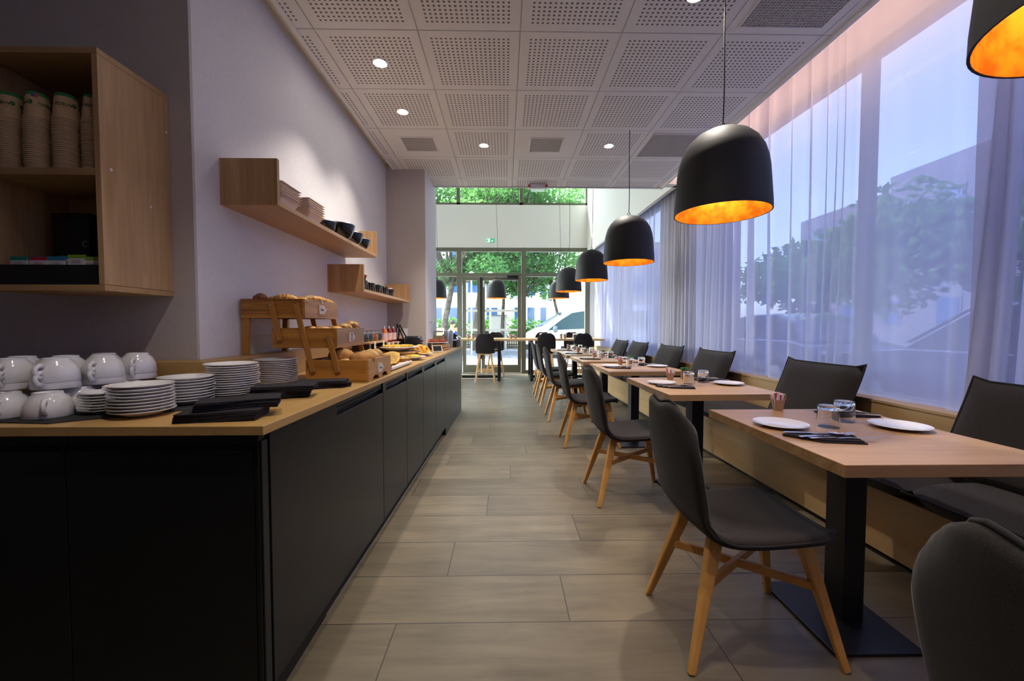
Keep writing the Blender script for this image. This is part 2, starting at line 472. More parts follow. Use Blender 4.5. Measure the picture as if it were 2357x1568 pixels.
# ------------------------------------------------------------------ mesh building
class MB:
    def __init__(s):
        s.v, s.f, s.m = [], [], []
    def add(s, vs, fs, mi=0):
        o = len(s.v)
        s.v += [tuple(p) for p in vs]
        s.f += [tuple(i + o for i in f) for f in fs]
        s.m += [mi] * len(fs)
        return s
    def hexa(s, p, mi=0):
        return s.add(p, [(0, 3, 2, 1), (4, 5, 6, 7), (0, 1, 5, 4), (1, 2, 6, 5), (2, 3, 7, 6), (3, 0, 4, 7)], mi)
    def box(s, x0, x1, y0, y1, z0, z1, mi=0):
        return s.hexa([(x0, y0, z0), (x1, y0, z0), (x1, y1, z0), (x0, y1, z0), (x0, y0, z1), (x1, y0, z1), (x1, y1, z1), (x0, y1, z1)], mi)
    def prism(s, poly, axis, a, b, mi=0):
        """poly is CCW in the other two axes (cyclic order)"""
        n = len(poly)
        def P(q, t):
            return {'X': (t, q[0], q[1]), 'Y': (q[0], t, q[1]), 'Z': (q[0], q[1], t)}[axis]
        vs = [P(q, a) for q in poly] + [P(q, b) for q in poly]
        fs = [tuple(range(n))[::-1], tuple(range(n, 2 * n))] + [(i, (i + 1) % n, n + (i + 1) % n, n + i) for i in range(n)]
        return s.add(vs, fs, mi)
    def lathe(s, prof, n=24, c=(0, 0, 0), mi=0, closed=False):
        vs, fs, rings = [], [], []
        for r, z in prof:
            if r <= 1e-6:
                rings.append([len(vs)] * n)
                vs.append((c[0], c[1], c[2] + z))
            else:
                rings.append(list(range(len(vs), len(vs) + n)))
                vs += [(c[0] + r * math.cos(2 * math.pi * k / n), c[1] + r * math.sin(2 * math.pi * k / n), c[2] + z) for k in range(n)]
        pairs = list(zip(rings[:-1], rings[1:]))
        if closed:
            pairs.append((rings[-1], rings[0]))
        for a, b in pairs:
            for k in range(n):
                q = [a[k], a[(k + 1) % n], b[(k + 1) % n], b[k]]
                q2 = []
                for i in q:
                    if i not in q2:
                        q2.append(i)
                if len(q2) > 2:
                    fs.append(tuple(q2))
        return s.add(vs, fs, mi)
    def cyl(s, c, r, z0, z1, n=20, r2=None, mi=0):
        r2 = r if r2 is None else r2
        return s.lathe([(0, z0), (r, z0), (r2, z1), (0, z1)], n, c, mi)
    def tube(s, pts, r, n=8, mi=0, cyclic=False, flat=1.0):
        pts = [Vector(p) for p in pts]
        rs = r if isinstance(r, (list, tuple)) else [r] * len(pts)
        vs, fs = [], []
        N = len(pts)
        prev = None
        for i, p in enumerate(pts):
            if cyclic:
                t = (pts[(i + 1) % N] - pts[i - 1])
            else:
                t = pts[min(i + 1, N - 1)] - pts[max(i - 1, 0)]
            t = t.normalized() if t.length > 1e-9 else Vector((0, 0, 1))
            if prev is None:
                a = t.orthogonal().normalized()
                if abs(t.z) < 0.9:
                    a = t.cross(Vector((0, 0, 1))).normalized()
            else:
                a = (prev - t * prev.dot(t))
                a = a.normalized() if a.length > 1e-6 else t.orthogonal().normalized()
            prev = a
            b = t.cross(a)
            for k in range(n):
                an = 2 * math.pi * k / n
                vs.append(tuple(p + a * math.cos(an) * rs[i] + b * math.sin(an) * rs[i] * flat))
        segs = N if cyclic else N - 1
        for i in range(segs):
            j = (i + 1) % N
            for k in range(n):
                fs.append((i * n + k, i * n + (k + 1) % n, j * n + (k + 1) % n, j * n + k))
        if not cyclic:
            fs.append(tuple(range(n))[::-1])
            fs.append(tuple((N - 1) * n + k for k in range(n)))
        return s.add(vs, fs, mi)
    def bar(s, p0, p1, w0, h0, w1=None, h1=None, up=(0, 0, 1), mi=0):
        w1 = w0 if w1 is None else w1
        h1 = h0 if h1 is None else h1
        p0, p1, up = Vector(p0), Vector(p1), Vector(up)
        t = (p1 - p0).normalized()
        a = t.cross(up).normalized()
        b = a.cross(t).normalized()
        q = [p0 - a * w0 / 2 - b * h0 / 2, p0 + a * w0 / 2 - b * h0 / 2, p0 + a * w0 / 2 + b * h0 / 2, p0 - a * w0 / 2 + b * h0 / 2,
             p1 - a * w1 / 2 - b * h1 / 2, p1 + a * w1 / 2 - b * h1 / 2, p1 + a * w1 / 2 + b * h1 / 2, p1 - a * w1 / 2 + b * h1 / 2]
        return s.add(q, [(0, 1, 2, 3), (7, 6, 5, 4), (1, 0, 4, 5), (2, 1, 5, 6), (3, 2, 6, 7), (0, 3, 7, 4)][::1], mi)
    def blob(s, c, rx, ry, rz, n=12, k=8, noise=0.0, mi=0, rot=0.0, flat_bottom=False):
        vs, fs = [], []
        cr, sr = math.cos(rot), math.sin(rot)
        for i in range(k + 1):
            th = math.pi * i / k
            for j in range(n):
                ph = 2 * math.pi * j / n
                q = 1 + (random.uniform(-noise, noise) if 0 < i < k else 0)
                x, y, z = rx * math.sin(th) * math.cos(ph) * q, ry * math.sin(th) * math.sin(ph) * q, -rz * math.cos(th) * q
                if flat_bottom and z < -rz * .45:
                    z = -rz * .45
                vs.append((c[0] + x * cr - y * sr, c[1] + x * sr + y * cr, c[2] + z))
        for i in range(k):
            for j in range(n):
                fs.append((i * n + j, i * n + (j + 1) % n, (i + 1) * n + (j + 1) % n, (i + 1) * n + j))
        return s.add(vs, fs, mi)
    def mesh(s, name, mats, smooth=False, ang=35):
        me = D.meshes.new(name)
        me.from_pydata(s.v, [], s.f)
        for m in (mats if isinstance(mats, (list, tuple)) else [mats]):
            me.materials.append(M[m] if isinstance(m, str) else m)
        me.polygons.foreach_set('material_index', s.m)
        if smooth:
            me.polygons.foreach_set('use_smooth', [True] * len(me.polygons))
            me.update()
            me.set_sharp_from_angle(angle=R(ang))
        me.validate()
        me.update()
        return me
    def build(s, name, mats, parent=None, smooth=False, bevel=0, loc=None, rz=0, subsurf=0, solid=0, ang=35, seg=2):
        o = D.objects.new(name, s.mesh(name, mats, smooth, ang))
        COL.objects.link(o)
        if parent:
            o.parent = parent
        if loc:
            o.location = loc
        if rz:
            o.rotation_euler.z = rz
        if solid:
            md = o.modifiers.new('thickness', 'SOLIDIFY')
            md.thickness = solid
            md.offset = -1
        if bevel:
            md = o.modifiers.new('bevel', 'BEVEL')
            md.width = bevel
            md.segments = seg
            md.limit_method = 'ANGLE'
            md.angle_limit = R(40)
            md.harden_normals = False
        if subsurf:
            md = o.modifiers.new('subdivision', 'SUBSURF')
            md.levels = md.render_levels = subsurf
        return o

def tag(o, label, cat, group=None, kind=None):
    o['label'] = label
    o['category'] = cat
    if group:
        o['group'] = group
    if kind:
        o['kind'] = kind
    return o

def empty(name, loc, rz=0.0, label=None, cat=None, group=None):
    o = D.objects.new(name, None)
    o.empty_display_size = 0.05
    COL.objects.link(o)
    o.location = loc
    o.rotation_euler.z = rz
    if label:
        tag(o, label, cat, group)
    return o

def copy_tree(o, parent=None, kids=None):
    c = o.copy()
    COL.objects.link(c)
    if parent:
        c.parent = parent
    for ch in list(o.children):
        copy_tree(ch, c)
    return c

def struct(name, mb, m, **k):
    o = mb.build(name, m, **k)
    o['kind'] = 'structure'
    return o

ORD = ['first', 'second', 'third', 'fourth', 'fifth', 'sixth', 'seventh', 'eighth', 'ninth', 'tenth', 'eleventh', 'twelfth', 'thirteenth', 'fourteenth', 'fifteenth', 'sixteenth', 'seventeenth', 'eighteenth', 'nineteenth', 'twentieth',
       'twenty-first', 'twenty-second', 'twenty-third', 'twenty-fourth', 'twenty-fifth', 'twenty-sixth', 'twenty-seventh', 'twenty-eighth']

_tc = {}
def text_mesh(txt, size, material, depth=0.0004, bend_r=None, z_flip=False):
    """flat lettering mesh, x to the right, z up, centred; bend_r wraps it round a cylinder facing -Y"""
    cu = D.curves.new('lettering', 'FONT')
    cu.body = txt
    cu.size = size
    cu.extrude = depth
    cu.align_x = 'CENTER'
    cu.align_y = 'CENTER'
    cu.resolution_u = 2
    o = D.objects.new('lettering', cu)
    COL.objects.link(o)
    dg = bpy.context.evaluated_depsgraph_get()
    me = D.meshes.new_from_object(o.evaluated_get(dg))
    COL.objects.unlink(o)
    D.objects.remove(o)
    for v in me.vertices:
        x, y, z = v.co
        if z_flip:
            x, y = -x, -y
        if bend_r:
            a = x / bend_r
            v.co = ((bend_r + z) * math.sin(a), -(bend_r + z) * math.cos(a), y)
        else:
            v.co = (x, -z, y)
    me.materials.clear()
    me.materials.append(M[material])
    return me

def lettering(name, me, parent, loc, rz=0.0, rx=0.0):
    o = D.objects.new(name, me)
    COL.objects.link(o)
    o.parent = parent
    o.location = loc
    o.rotation_euler = (rx, 0, rz)
    return o

# the row of tables, the bench and the curtains run very slightly inwards with depth
def RX(x0, y):
    return x0 - 0.03 * (y - 2.0)
TILT = math.atan(0.03)
def CX(y):           # counter front edge
    return -0.675 + 0.0215 * (y - 1.143)

# ================================================================== THE SETTING
def slab(mb, x0, x1, y0, y1, z0, z1, mi=0):
    """box whose long side follows the drift of the window side"""
    return mb.hexa([(RX(x0, y0), y0, z0), (RX(x1, y0), y0, z0), (RX(x1, y1), y1, z0), (RX(x0, y1), y1, z0),
                    (RX(x0, y0), y0, z1), (RX(x1, y0), y0, z1), (RX(x1, y1), y1, z1), (RX(x0, y1), y1, z1)], mi)

# floor: object origin shifted so the tile pattern meets the joints seen
fl = MB().box(-3.6, 3.2, 0.4, 13.1, -0.12, 0)
fl = struct('floor', fl, 'floor', loc=(0, -3.0, 0))
struct('ground', MB().box(-40, 60, 10.12, 90, -0.3, -0.07).box(2.9, 60, -30, 10.12, -0.3, -0.07), 'asphalt')
struct('trim_1', MB().box(-9, 12, 10.12, 14.6, -0.07, -0.03).box(2.9, 4.3, -8, 10.12, -0.07, -0.03), 'pavement')

# ceiling of separate tiles
PLAIN = {(0, 2), (2, 2), (4, 2), (4, -1)}
cm = MB()
g = 0.004
for ix in range(-2, 6):
    for iy in range(-9, 5):
        x0, x1 = TX0 + ix * TP, TX0 + (ix + 1) * TP
        y0, y1 = TY0 + iy * TP, TY0 + (iy + 1) * TP
        x0, x1 = max(x0, -1.215), min(x1, 1.95)
        y0, y1 = max(y0, -2.6), min(y1, 5.12)
        if x1 - x0 < 0.02 or y1 - y0 < 0.02:
            continue
        cm.box(x0 + g, x1 - g, y0 + g, y1 - g, 2.88, 2.895, 1 if (ix, iy) in PLAIN else 0)
cm.box(-1.215, 1.95, -2.6, 5.12, 2.889, 2.93, 1)
cm.box(-3.4, -1.3, -2.6, 1.76, 2.88, 2.93, 1)
struct('ceiling', cm, ['ceil_tile', 'ceil_white'])
struct('trim_2', MB().box(-1.235, -1.205, -2.6, 4.57, 2.872, 2.94).box(1.94, 1.965, -2.6, 5.14, 2.862, 2.96).box(-0.88, 1.95, 5.12, 5.14, 2.87, 2.96), 'ceil_white')
struct('ceiling_high', MB().box(-3.6, 3.0, 5.14, 10.1, 5.0, 5.1), 'wall_white')
struct('wall_upper', MB().box(-3.6, 2.6, 5.14, 5.26, 2.93, 5.0), 'wall_white')
struct('roof', MB().box(-3.8, 2.9, -2.8, 5.2, 3.4, 3.5), 'ceil_white')
struct('ceiling_cove', MB().box(1.93, 1.95, -2.6, 5.14, 2.93, 3.4).box(1.95, 2.75, -2.6, 5.2, 3.3, 3.4).box(-1.5, -1.2, -2.6, 4.6, 2.945, 3.0), 'ceil_white')
struct('wall_left', MB().box(-1.45, -1.31, 1.775, 4.6, 0, 3.2), 'wall')
struct('wall_near', MB().box(-3.4, -1.31, 1.76, 1.775, 0, 3.2), 'wall_shaded')
struct('wall_pillar', MB().box(-1.5, -0.883, 4.58, 4.6, 0, 3.0, 0).box(-1.5, -0.883, 4.6, 5.28, 0, 5.0, 1), ['wall_shaded', 'wall'])  # front slab takes the darkened paint copy, the rest the lighter one
struct('wall_side_room', MB().box(-3.6, -0.9, 5.28, 5.4, 0, 5.0).box(-3.72, -3.6, 5.3, 10.1, 2.9, 5.0).box(-3.72, -3.6, 5.3, 10.1, 0, .1), 'wall')
struct('wall_back', MB().box(-3.5, 3.0, -2.7, -2.6, 0, 3.4).box(-3.5, -3.4, -2.6, 1.8, 0, 3.4), 'wall_shaded')
# far wall: white band over the glazing, pier at its right end
struct('wall_far', MB().box(-3.7, 2.6, 9.98, 10.14, 3.05, 4.08).box(-3.7, 2.6, 9.98, 10.14, 4.86, 5.1).box(2.02, 2.75, 9.97, 10.14, 0, 5.1), 'wall_white')
# right side: facade with openings, bulkhead over the far curtain
fc = MB()
slab(fc, 2.52, 2.7, -2.6, 10.1, 0, 0.66)
slab(fc, 2.52, 2.7, -2.6, 10.1, 3.05, 5.1)
slab(fc, 2.48, 2.9, 5.1, 5.92, 0.66, 3.05)
slab(fc, 2.52, 2.7, 9.75, 10.1, 0.66, 3.05)
slab(fc, 2.52, 2.7, -2.6, -1.6, 0.66, 3.05)
struct('wall_right', fc, 'wall_shaded')
bk = MB()
slab(bk, 2.24, 2.30, 5.2, 10.0, 2.93, 5.02)
struct('wall_right_upper', bk, 'wall_white')

# ------------------------------------------------------------------ far glazing
def frame_box(mb, x0, x1, z0, z1, t=0.05, y0=9.99, y1=10.06):
    mb.box(x0, x0 + t, y0, y1, z0, z1)
    mb.box(x1 - t, x1, y0, y1, z0, z1)
    mb.box(x0 + t, x1 - t, y0, y1, z0, z0 + t)
    mb.box(x0 + t, x1 - t, y0, y1, z1 - t, z1)
    return mb
XM = [-3.6, -1.10, 0.46, 2.02]
wf = MB()
for x in XM:
    wf.box(x - 0.055, x + 0.055, 9.96, 10.08, 0, 3.05)
wf.box(-3.6, 2.02, 9.97, 10.07, 2.96, 3.05)
wf.box(-3.6, 2.02, 9.97, 10.07, 2.36, 2.44)
wf.box(-3.6, XM[1], 9.97, 10.07, 0.0, 0.07)
wf.box(XM[2], 2.02, 9.97, 10.07, 0.0, 0.07)
win1 = struct('window_1', wf, 'frame_green')
for a, b, z0, z1 in ((-3.6, XM[1], 2.44, 2.96), (XM[1], XM[2], 2.44, 2.96), (XM[2], XM[3], 2.44, 2.96), (-3.6, XM[1], 0.07, 2.36), (XM[2], XM[3], 0.07, 2.36)):
    MB().box(a + .05, b - .05, 10.01, 10.018, z0, z1).build('pane', 'pane', win1)
wf = MB()
for x in (-3.6, -1.12, 0.40, 2.0):
    wf.box(x - 0.04, x + 0.04, 9.98, 10.08, 4.08, 4.86)
wf.box(-3.6, 2.02, 9.98, 10.08, 4.08, 4.13)
win2 = struct('window_2', wf, 'frame_green')
for a, b in ((-3.6, -1.12), (-1.12, 0.40), (0.40, 2.0)):
    MB().box(a + .04, b - .04, 10.03, 10.038, 4.13, 4.86).build('pane', 'pane', win2)
def door(name, x0, x1):
    d = frame_box(MB(), x0, x1, 0.01, 2.35, 0.085, 9.985, 10.045)
    d.box(x0 + 0.085, x1 - 0.085, 9.985, 10.045, 0.09, 0.2)
    o = struct(name, d, 'frame_green')
    MB().box(x0 + .085, x1 - .085, 10.01, 10.018, 0.2, 2.27).build('pane', 'pane', o)
    MB().box(x0 + .085, x1 - .085, 10.003, 10.008, 1.50, 1.555).box(x0 + .085, x1 - .085, 10.003, 10.008, 1.03, 1.085).build('frosted_strip', 'manifest', o)
    return o
d1 = door('door_1', -1.03, -0.585)
d2 = door('door_2', -0.57, 0.40)
MB().box(-0.60, -0.565, 9.93, 9.985, 0.35, 2.33).build('pull_bar', 'black_metal', d1, bevel=.004)
MB().box(0.06, 0.33, 9.93, 9.985, 2.30, 2.38).box(-0.25, 0.1, 9.945, 9.965, 2.295, 2.31).build('door_closer', 'black_metal', d2, bevel=.004)
MB().box(-0.53, -0.50, 9.955, 9.985, 2.10, 2.26).build('door_contact', 'white_plastic', d2, bevel=.003)

# side windows behind the curtains
def side_window(name, ya, yb, nm):
    mb = MB()
    for k in range(nm + 1):
        y = ya + (yb - ya) * k / nm
        slab(mb, 2.54, 2.62, y - .03, y + .03, 0.66, 3.05)
    slab(mb, 2.54, 2.62, ya, yb, 0.66, 0.71)
    slab(mb, 2.54, 2.62, ya, yb, 3.0, 3.05)
    o = struct(name, mb, 'frame_green')
    slab(MB(), 2.575, 2.583, ya, yb, 0.71, 3.0).build('pane', 'side_pane', o)
side_window('window_3', -1.6, 5.1, 3)
side_window('window_4', 5.92, 9.75, 2)

wf = MB()
for k in range(4):
    y = 5.45 + k * 1.5
    wf.box(-3.68, -3.62, y - .03, y + .03, .1, 2.9)
win5 = struct('window_5_added', wf, 'frame_green')  # added unseen glazing, lets more daylight into the far end
MB().box(-3.655, -3.65, 5.4, 10.0, .1, 2.9).build('pane', 'pane', win5)

# ------------------------------------------------------------------ curtains
def curtain(name, ya, yb, z0, z1, seed, base, amp, pitch, label, gathers=(), fine=0.012):
    rnd = random.Random(seed)
    n = int((yb - ya) / fine)
    zs = [z0 + (z1 - z0) * k / 9 for k in range(10)]
    ph = [rnd.uniform(0, 6.28) for _ in range(6)]
    vs, fs = [], []
    phase, phs = 0.0, []
    for i in range(n + 1):
        y = ya + (yb - ya) * i / n
        loc = pitch * (0.75 + 0.5 * (0.5 + 0.5 * math.sin(y * 1.9 + ph[0])) + 0.35 * math.sin(y * 4.3 + ph[1]))
        for gy, gw in gathers:
            loc *= 1 - 0.62 * math.exp(-((y - gy) / gw) ** 2)
        phase += 2 * math.pi * (yb - ya) / n / max(loc, 0.03)
        phs.append(phase)
    for k, z in enumerate(zs):
        t = (z - z0) / (z1 - z0)
        for i in range(n + 1):
            y = ya + (yb - ya) * i / n
            a = amp * (0.55 + 0.45 * math.sin(y * 2.3 + ph[2])) * (1.0 - 0.35 * t)
            p = phs[i] + 0.5 * math.sin(t * 2.2 + y * 0.7 + ph[3])
            x = base + a * math.sin(p) + 0.35 * a * math.sin(2.3 * p + ph[4])
            dy = 0.85 * a * math.cos(p + 0.6 * math.sin(y * 3.1 + ph[5]))
            for gy, gw in gathers:
                dy += 0.10 * (1 - t) * (0.5 - t) * math.exp(-((y - gy) / (gw * 1.4)) ** 2)
            vs.append((RX(x, y), y + dy, z))
    for k in range(9):
        for i in range(n):
            q = k * (n + 1) + i
            fs.append((q, q + 1, q + n + 2, q + n + 1))
    o = MB().add(vs, fs).build(name, 'curtain', smooth=True, ang=180)
    return tag(o, label, 'curtain', 'sheer curtains along the window side')
curtain('sheer_curtain', -1.6, 2.02, 0.705, 3.25, 3, 2.40, 0.066, 0.27, 'nearest sheer lilac-white curtain, partly behind the nearest pendant lamp at the right edge', ((1.95, .10), (0.9, .1)))
curtain('sheer_curtain', 1.96, 5.0, 0.705, 3.25, 5, 2.42, 0.066, 0.25, 'wide sheer curtain hanging right of the largest fully visible pendant lamp', ((2.05, .08), (2.93, .12), (4.6, .15)))
curtain('sheer_curtain', 4.98, 6.0, 0.705, 3.25, 8, 2.40, 0.045, 0.13, 'short gathered beige-looking curtain stretch in front of the dark window pillar')
curtain('sheer_curtain', 5.95, 9.85, 0.705, 2.99, 9, 2.40, 0.052, 0.22, 'far sheer curtain under the white bulkhead, reaching the sunlit end by the glass front', ((7.4, .2), (9.3, .15)))

# ------------------------------------------------------------------ ceiling fittings
def grille(cx, cy, w, d, label, name='ceiling_vent'):
    o = empty(name, (cx, cy, 2.88), 0, label, 'vent', 'air grilles in the ceiling')
    fr = MB()
    fr.box(-w / 2 - .012, w / 2 + .012, -d / 2 - .012, -d / 2, -.008, 0.0)
    fr.box(-w / 2 - .012, w / 2 + .012, d / 2, d / 2 + .012, -.008, 0.0)
    fr.box(-w / 2 - .012, -w / 2, -d / 2, d / 2, -.008, 0.0)
    fr.box(w / 2, w / 2 + .012, -d / 2, d / 2, -.008, 0.0)
    fr.build('frame', 'ceil_white', o, bevel=.003)
    me = MB().box(-w / 2, w / 2, -d / 2, d / 2, -.002, 0.0, 0)
    n = int(w / .018)
    for k in range(1, n):
        x = -w / 2 + w * k / n
        me.box(x - .002, x + .002, -d / 2, d / 2, -.005, -.002, 1)
    for k in range(1, int(d / .018)):
        y = -d / 2 + d * k / int(d / .018)
        me.box(-w / 2, w / 2, y - .002, y + .002, -.0045, -.002, 1)
    me.build('mesh_panel', ['vent_metal', 'vent_bar'], o)
grille(TX0 + .5 * TP, TY0 + 2.5 * TP, .29, .28, 'small square grey grille in a plain ceiling tile nearest the left wall')
grille(TX0 + 2.5 * TP, TY0 + 2.5 * TP, .29, .28, 'small square grey grille in a plain tile near the middle of the ceiling')
grille(TX0 + 4.5 * TP, TY0 + 2.5 * TP, .50, .48, 'large square mesh grille partly hidden by the big pendant lamp')
grille(TX0 + 4.5 * TP, TY0 - .5 * TP, .47, .46, 'large mesh grille at the top edge of the photo by the curtains')

def downlight(x, y, label):
    o = empty('downlight', (x, y, 2.88), 0, label, 'downlight', 'recessed ceiling downlights')
    MB().lathe([(.030, -.001), (.046, -.006), (.046, 0.0), (.030, 0.0)], 24, closed=True).build('rim', 'white_plastic', o, smooth=True)
    MB().cyl((0, 0, 0), .030, -.003, -.001, 20).build('lamp', 'spot_emit', o)
    l = D.lights.new('spot_beam', 'SPOT')
    l.energy, l.spot_size, l.spot_blend, l.shadow_soft_size, l.color = (18 if x < -.6 else 15 if y < 1.2 else 32), R(96), 0.75, .03, (1.0, .90, .78)
    s = D.objects.new('spot_beam', l)
    COL.objects.link(s)
    s.parent = o
    s.location = (0, 0, -.012)
for x, y, lb in ((-.815, 2.75, 'brightest downlight, left, nearest to the camera in a perforated tile'), (-.819, 3.36, 'second downlight along the left wall, above the wall shelves'),
                 (-.198, 3.96, 'downlight left of the small central ceiling grille'), (.995, 3.95, 'downlight right of the small central grille, by the cable of a pendant'),
                 (.995, .36, 'added unseen downlight above the camera, between the nearest pendants'),  # this and the next two are added to brighten the near counter
                 (-.51, .80, 'added unseen downlight above the near end of the buffet counter'), (.39, 1.05, 'added unseen downlight above the aisle beside the wall cabinet'),
                 (.995, 2.17, 'downlight cut by the top edge of the photo left of the pendant cable')):
    downlight(x, y, lb)

em = empty('emergency_light', (.40, 5.03, 2.88), 0, 'flat white emergency light with two red ends at the ceiling edge', 'emergency light')
MB().box(-.11, .11, -.03, .03, -.055, 0).build('housing', 'white_plastic', em, bevel=.006)
MB().box(-.085, .085, -.012, .045, -.075, -.056).build('diffuser', 'glass', em, bevel=.004)
for s in (-1, 1):
    e = MB().blob((s * .105, -.033, -.028), .017, .012, .017, 10, 6).build('red_cap', 'red_plastic', em, smooth=True)
    e['label'] = 'round red end cap'

ex = empty('exit_sign', (-.355, 9.965, 3.22), 0, 'small green and white emergency exit sign on the white band over the glass front', 'sign')
MB().box(-.10, .10, -.0, .012, -.05, .05).build('panel', 'exit_green', ex)
MB().box(-.092, .0, -.004, .001, -.042, .042).build('white_field', 'exit_white', ex)
rm = MB()
rm.box(-.085, -.055, -.006, -.003, -.034, .034)
rm.box(-.04, -.03, -.006, -.003, .018, .03).bar((-.035, -.0045, .017), (-.030, -.0045, -.005), .004, .009, up=(0, 1, 0))
rm.bar((-.032, -.0045, -.004), (-.045, -.0045, -.03), .003, .006, up=(0, 1, 0)).bar((-.030, -.0045, -.004), (-.015, -.0045, -.026), .003, .006, up=(0, 1, 0)).bar((-.05, -.0045, .008), (-.016, -.0045, .012), .003, .005, up=(0, 1, 0))
rm.build('running_man', 'exit_green', ex)
ar = MB().bar((.05, -.003, .032), (.05, -.003, -.01), .004, .016, up=(0, 1, 0))
ar.add([(.02, -.004, -.004), (.08, -.004, -.004), (.05, -.004, -.036)], [(0, 2, 1)])
ar.build('arrow', 'exit_white', ex)

# ------------------------------------------------------------------ pendant lamps
def make_pendant():
    o = empty('pendant_lamp', (0, 0, 0))
    out = [(.220, 0), (.219, .04), (.213, .12), (.207, .20), (.200, .245), (.185, .295), (.160, .340), (.125, .375), (.08, .399), (.035, .409), (0, .411)]
    MB().lathe([(.2145, .001)] + out, 56).build('shade', 'lamp_black', o, smooth=True, ang=50)
    inn = [(max(r - .005, 0), z - (.004 if r < .2 else 0)) for r, z in out]
    inn[0] = (.2148, .0005)
    MB().lathe(inn[::-1], 56).build('shade_lining', 'gold', o, smooth=True, ang=60)['label'] = 'gold leaf lining'
    MB().cyl((0, 0, 0), .022, .33, .40, 16).build('socket', 'black_metal', o, smooth=True)
    MB().blob((0, 0, .285), .033, .033, .045, 16, 10).build('bulb', 'bulb', o, smooth=True)
    MB().cyl((0, 0, 0), .018, .409, .418, 14).tube([(0, 0, .418 + .012 + .012 * math.sin(a)) if False else (.012 * math.cos(a), 0, .430 + .012 * math.sin(a)) for a in [k * math.pi / 6 for k in range(12)]], .0025, 6, cyclic=True).build('hook', 'black_metal', o, smooth=True)
    return o
pend = make_pendant()
def place_pendant(o, x, y, z, top, label, wob=0.0, power=0.55, s=1.0):
    o.location = (x, y, z)
    tag(o, label, 'pendant lamp', 'dome pendant lamps')
    pts = [(wob * math.sin(6.0 * t) * (1 - t), 0, .44 + (top - z - .44) * t) for t in [k / 12 for k in range(13)]]
    MB().tube(pts, .0032, 6).build('cable', 'cable', o, smooth=True)
    if top > 3:
        MB().cyl((0, 0, 0), .05, top - z - .02, top - z, 16).build('ceiling_rose', 'lamp_black', o)
    l = D.lights.new('bulb_light', 'POINT')
    l.energy, l.color, l.shadow_soft_size = power, (1.0, .60, .24), .04
    q = D.objects.new('bulb_light', l)
    COL.objects.link(q)
    q.parent = o
    q.location = (0, 0, .20)
PEND = [(1.09, .675, 1.70, 2.88, 'nearest dome pendant lamp, cut by the top right corner', 0),
        (1.075, 2.03, 1.715, 2.88, 'largest fully visible black dome pendant over the second table', .004),
        (1.10, 3.64, 1.72, 2.88, 'second fully visible dome pendant lamp, above the third table', .004),
        (1.175, 5.55, 1.775, 5.0, 'third fully visible black pendant, hanging past the ceiling edge', .02),
        (1.085, 6.95, 1.74, 5.0, 'fourth fully visible pendant, overlapping a paler one behind it', .02),
        (1.185, 8.9, 1.755, 5.0, 'palest small pendant half hidden behind the fourth one, over the high table', .03),
        (-.18, 8.9, 1.755, 5.0, 'small pendant hanging alone in front of the glass door', .03),
        (-1.48, 8.9, 1.755, 5.0, 'small pendant half hidden by the white pillar at left', .03)]
roots = [pend] + [copy_tree(pend) for _ in PEND[1:]]
for i, (x, y, z, top, lb, wb) in enumerate(PEND):
    place_pendant(roots[i], x, y, z, top, lb, wb)

# ================================================================== CHAIRS
def shell_mesh(prof, corner=.10, dip=.02):
    """upholstered one-piece shell: prof = (x, z, half width); returns border loop too"""
    P = [Vector((a, 0, b)) for a, b, _ in prof]
    W = [c for _, _, c in prof]
    ln = [0]
    for a, b in zip(P[:-1], P[1:]):
        ln.append(ln[-1] + (b - a).length)
    T = ln[-1]
    def at(s):
        s = min(max(s, 0), T)
        for i in range(len(ln) - 1):
            if s <= ln[i + 1] + 1e-9:
                k = (s - ln[i]) / (ln[i + 1] - ln[i])
                return P[i].lerp(P[i + 1], k), W[i] + (W[i + 1] - W[i]) * k
    nu, nv = 12, 22
    vs, fs = [], []
    for j in range(nv + 1):
        for i in range(nu + 1):
            u = -1 + 2 * i / nu
            s0 = .05 * abs(u) ** 4
            s1 = T - corner * abs(u) ** 5 - dip * math.exp(-(u / .38) ** 2) + dip * .3
            v = j / nv
            s = s0 + (s1 - s0) * v
            p, hw = at(s)
            e = 1 - .30 * max(0, abs(v - .5) * 2 - .86) / .14 * abs(u) ** 3
            back = min(1, max(0, (s / T - .48) / .15))
            x = p.x + .028 * u * u * back
            z = p.z + (.014 * u * u) * (1 - back)
            vs.append((x, hw * u * e, z))
    for j in range(nv):
        for i in range(nu):
            q = j * (nu + 1) + i
            fs.append((q, q + 1, q + nu + 2, q + nu + 1))
    bd = [vs[i] for i in range(nu + 1)] + [vs[j * (nu + 1) + nu] for j in range(1, nv + 1)] + [vs[nv * (nu + 1) + i] for i in range(nu - 1, -1, -1)] + [vs[j * (nu + 1)] for j in range(nv - 1, 0, -1)]
    return MB().add(vs, fs), bd

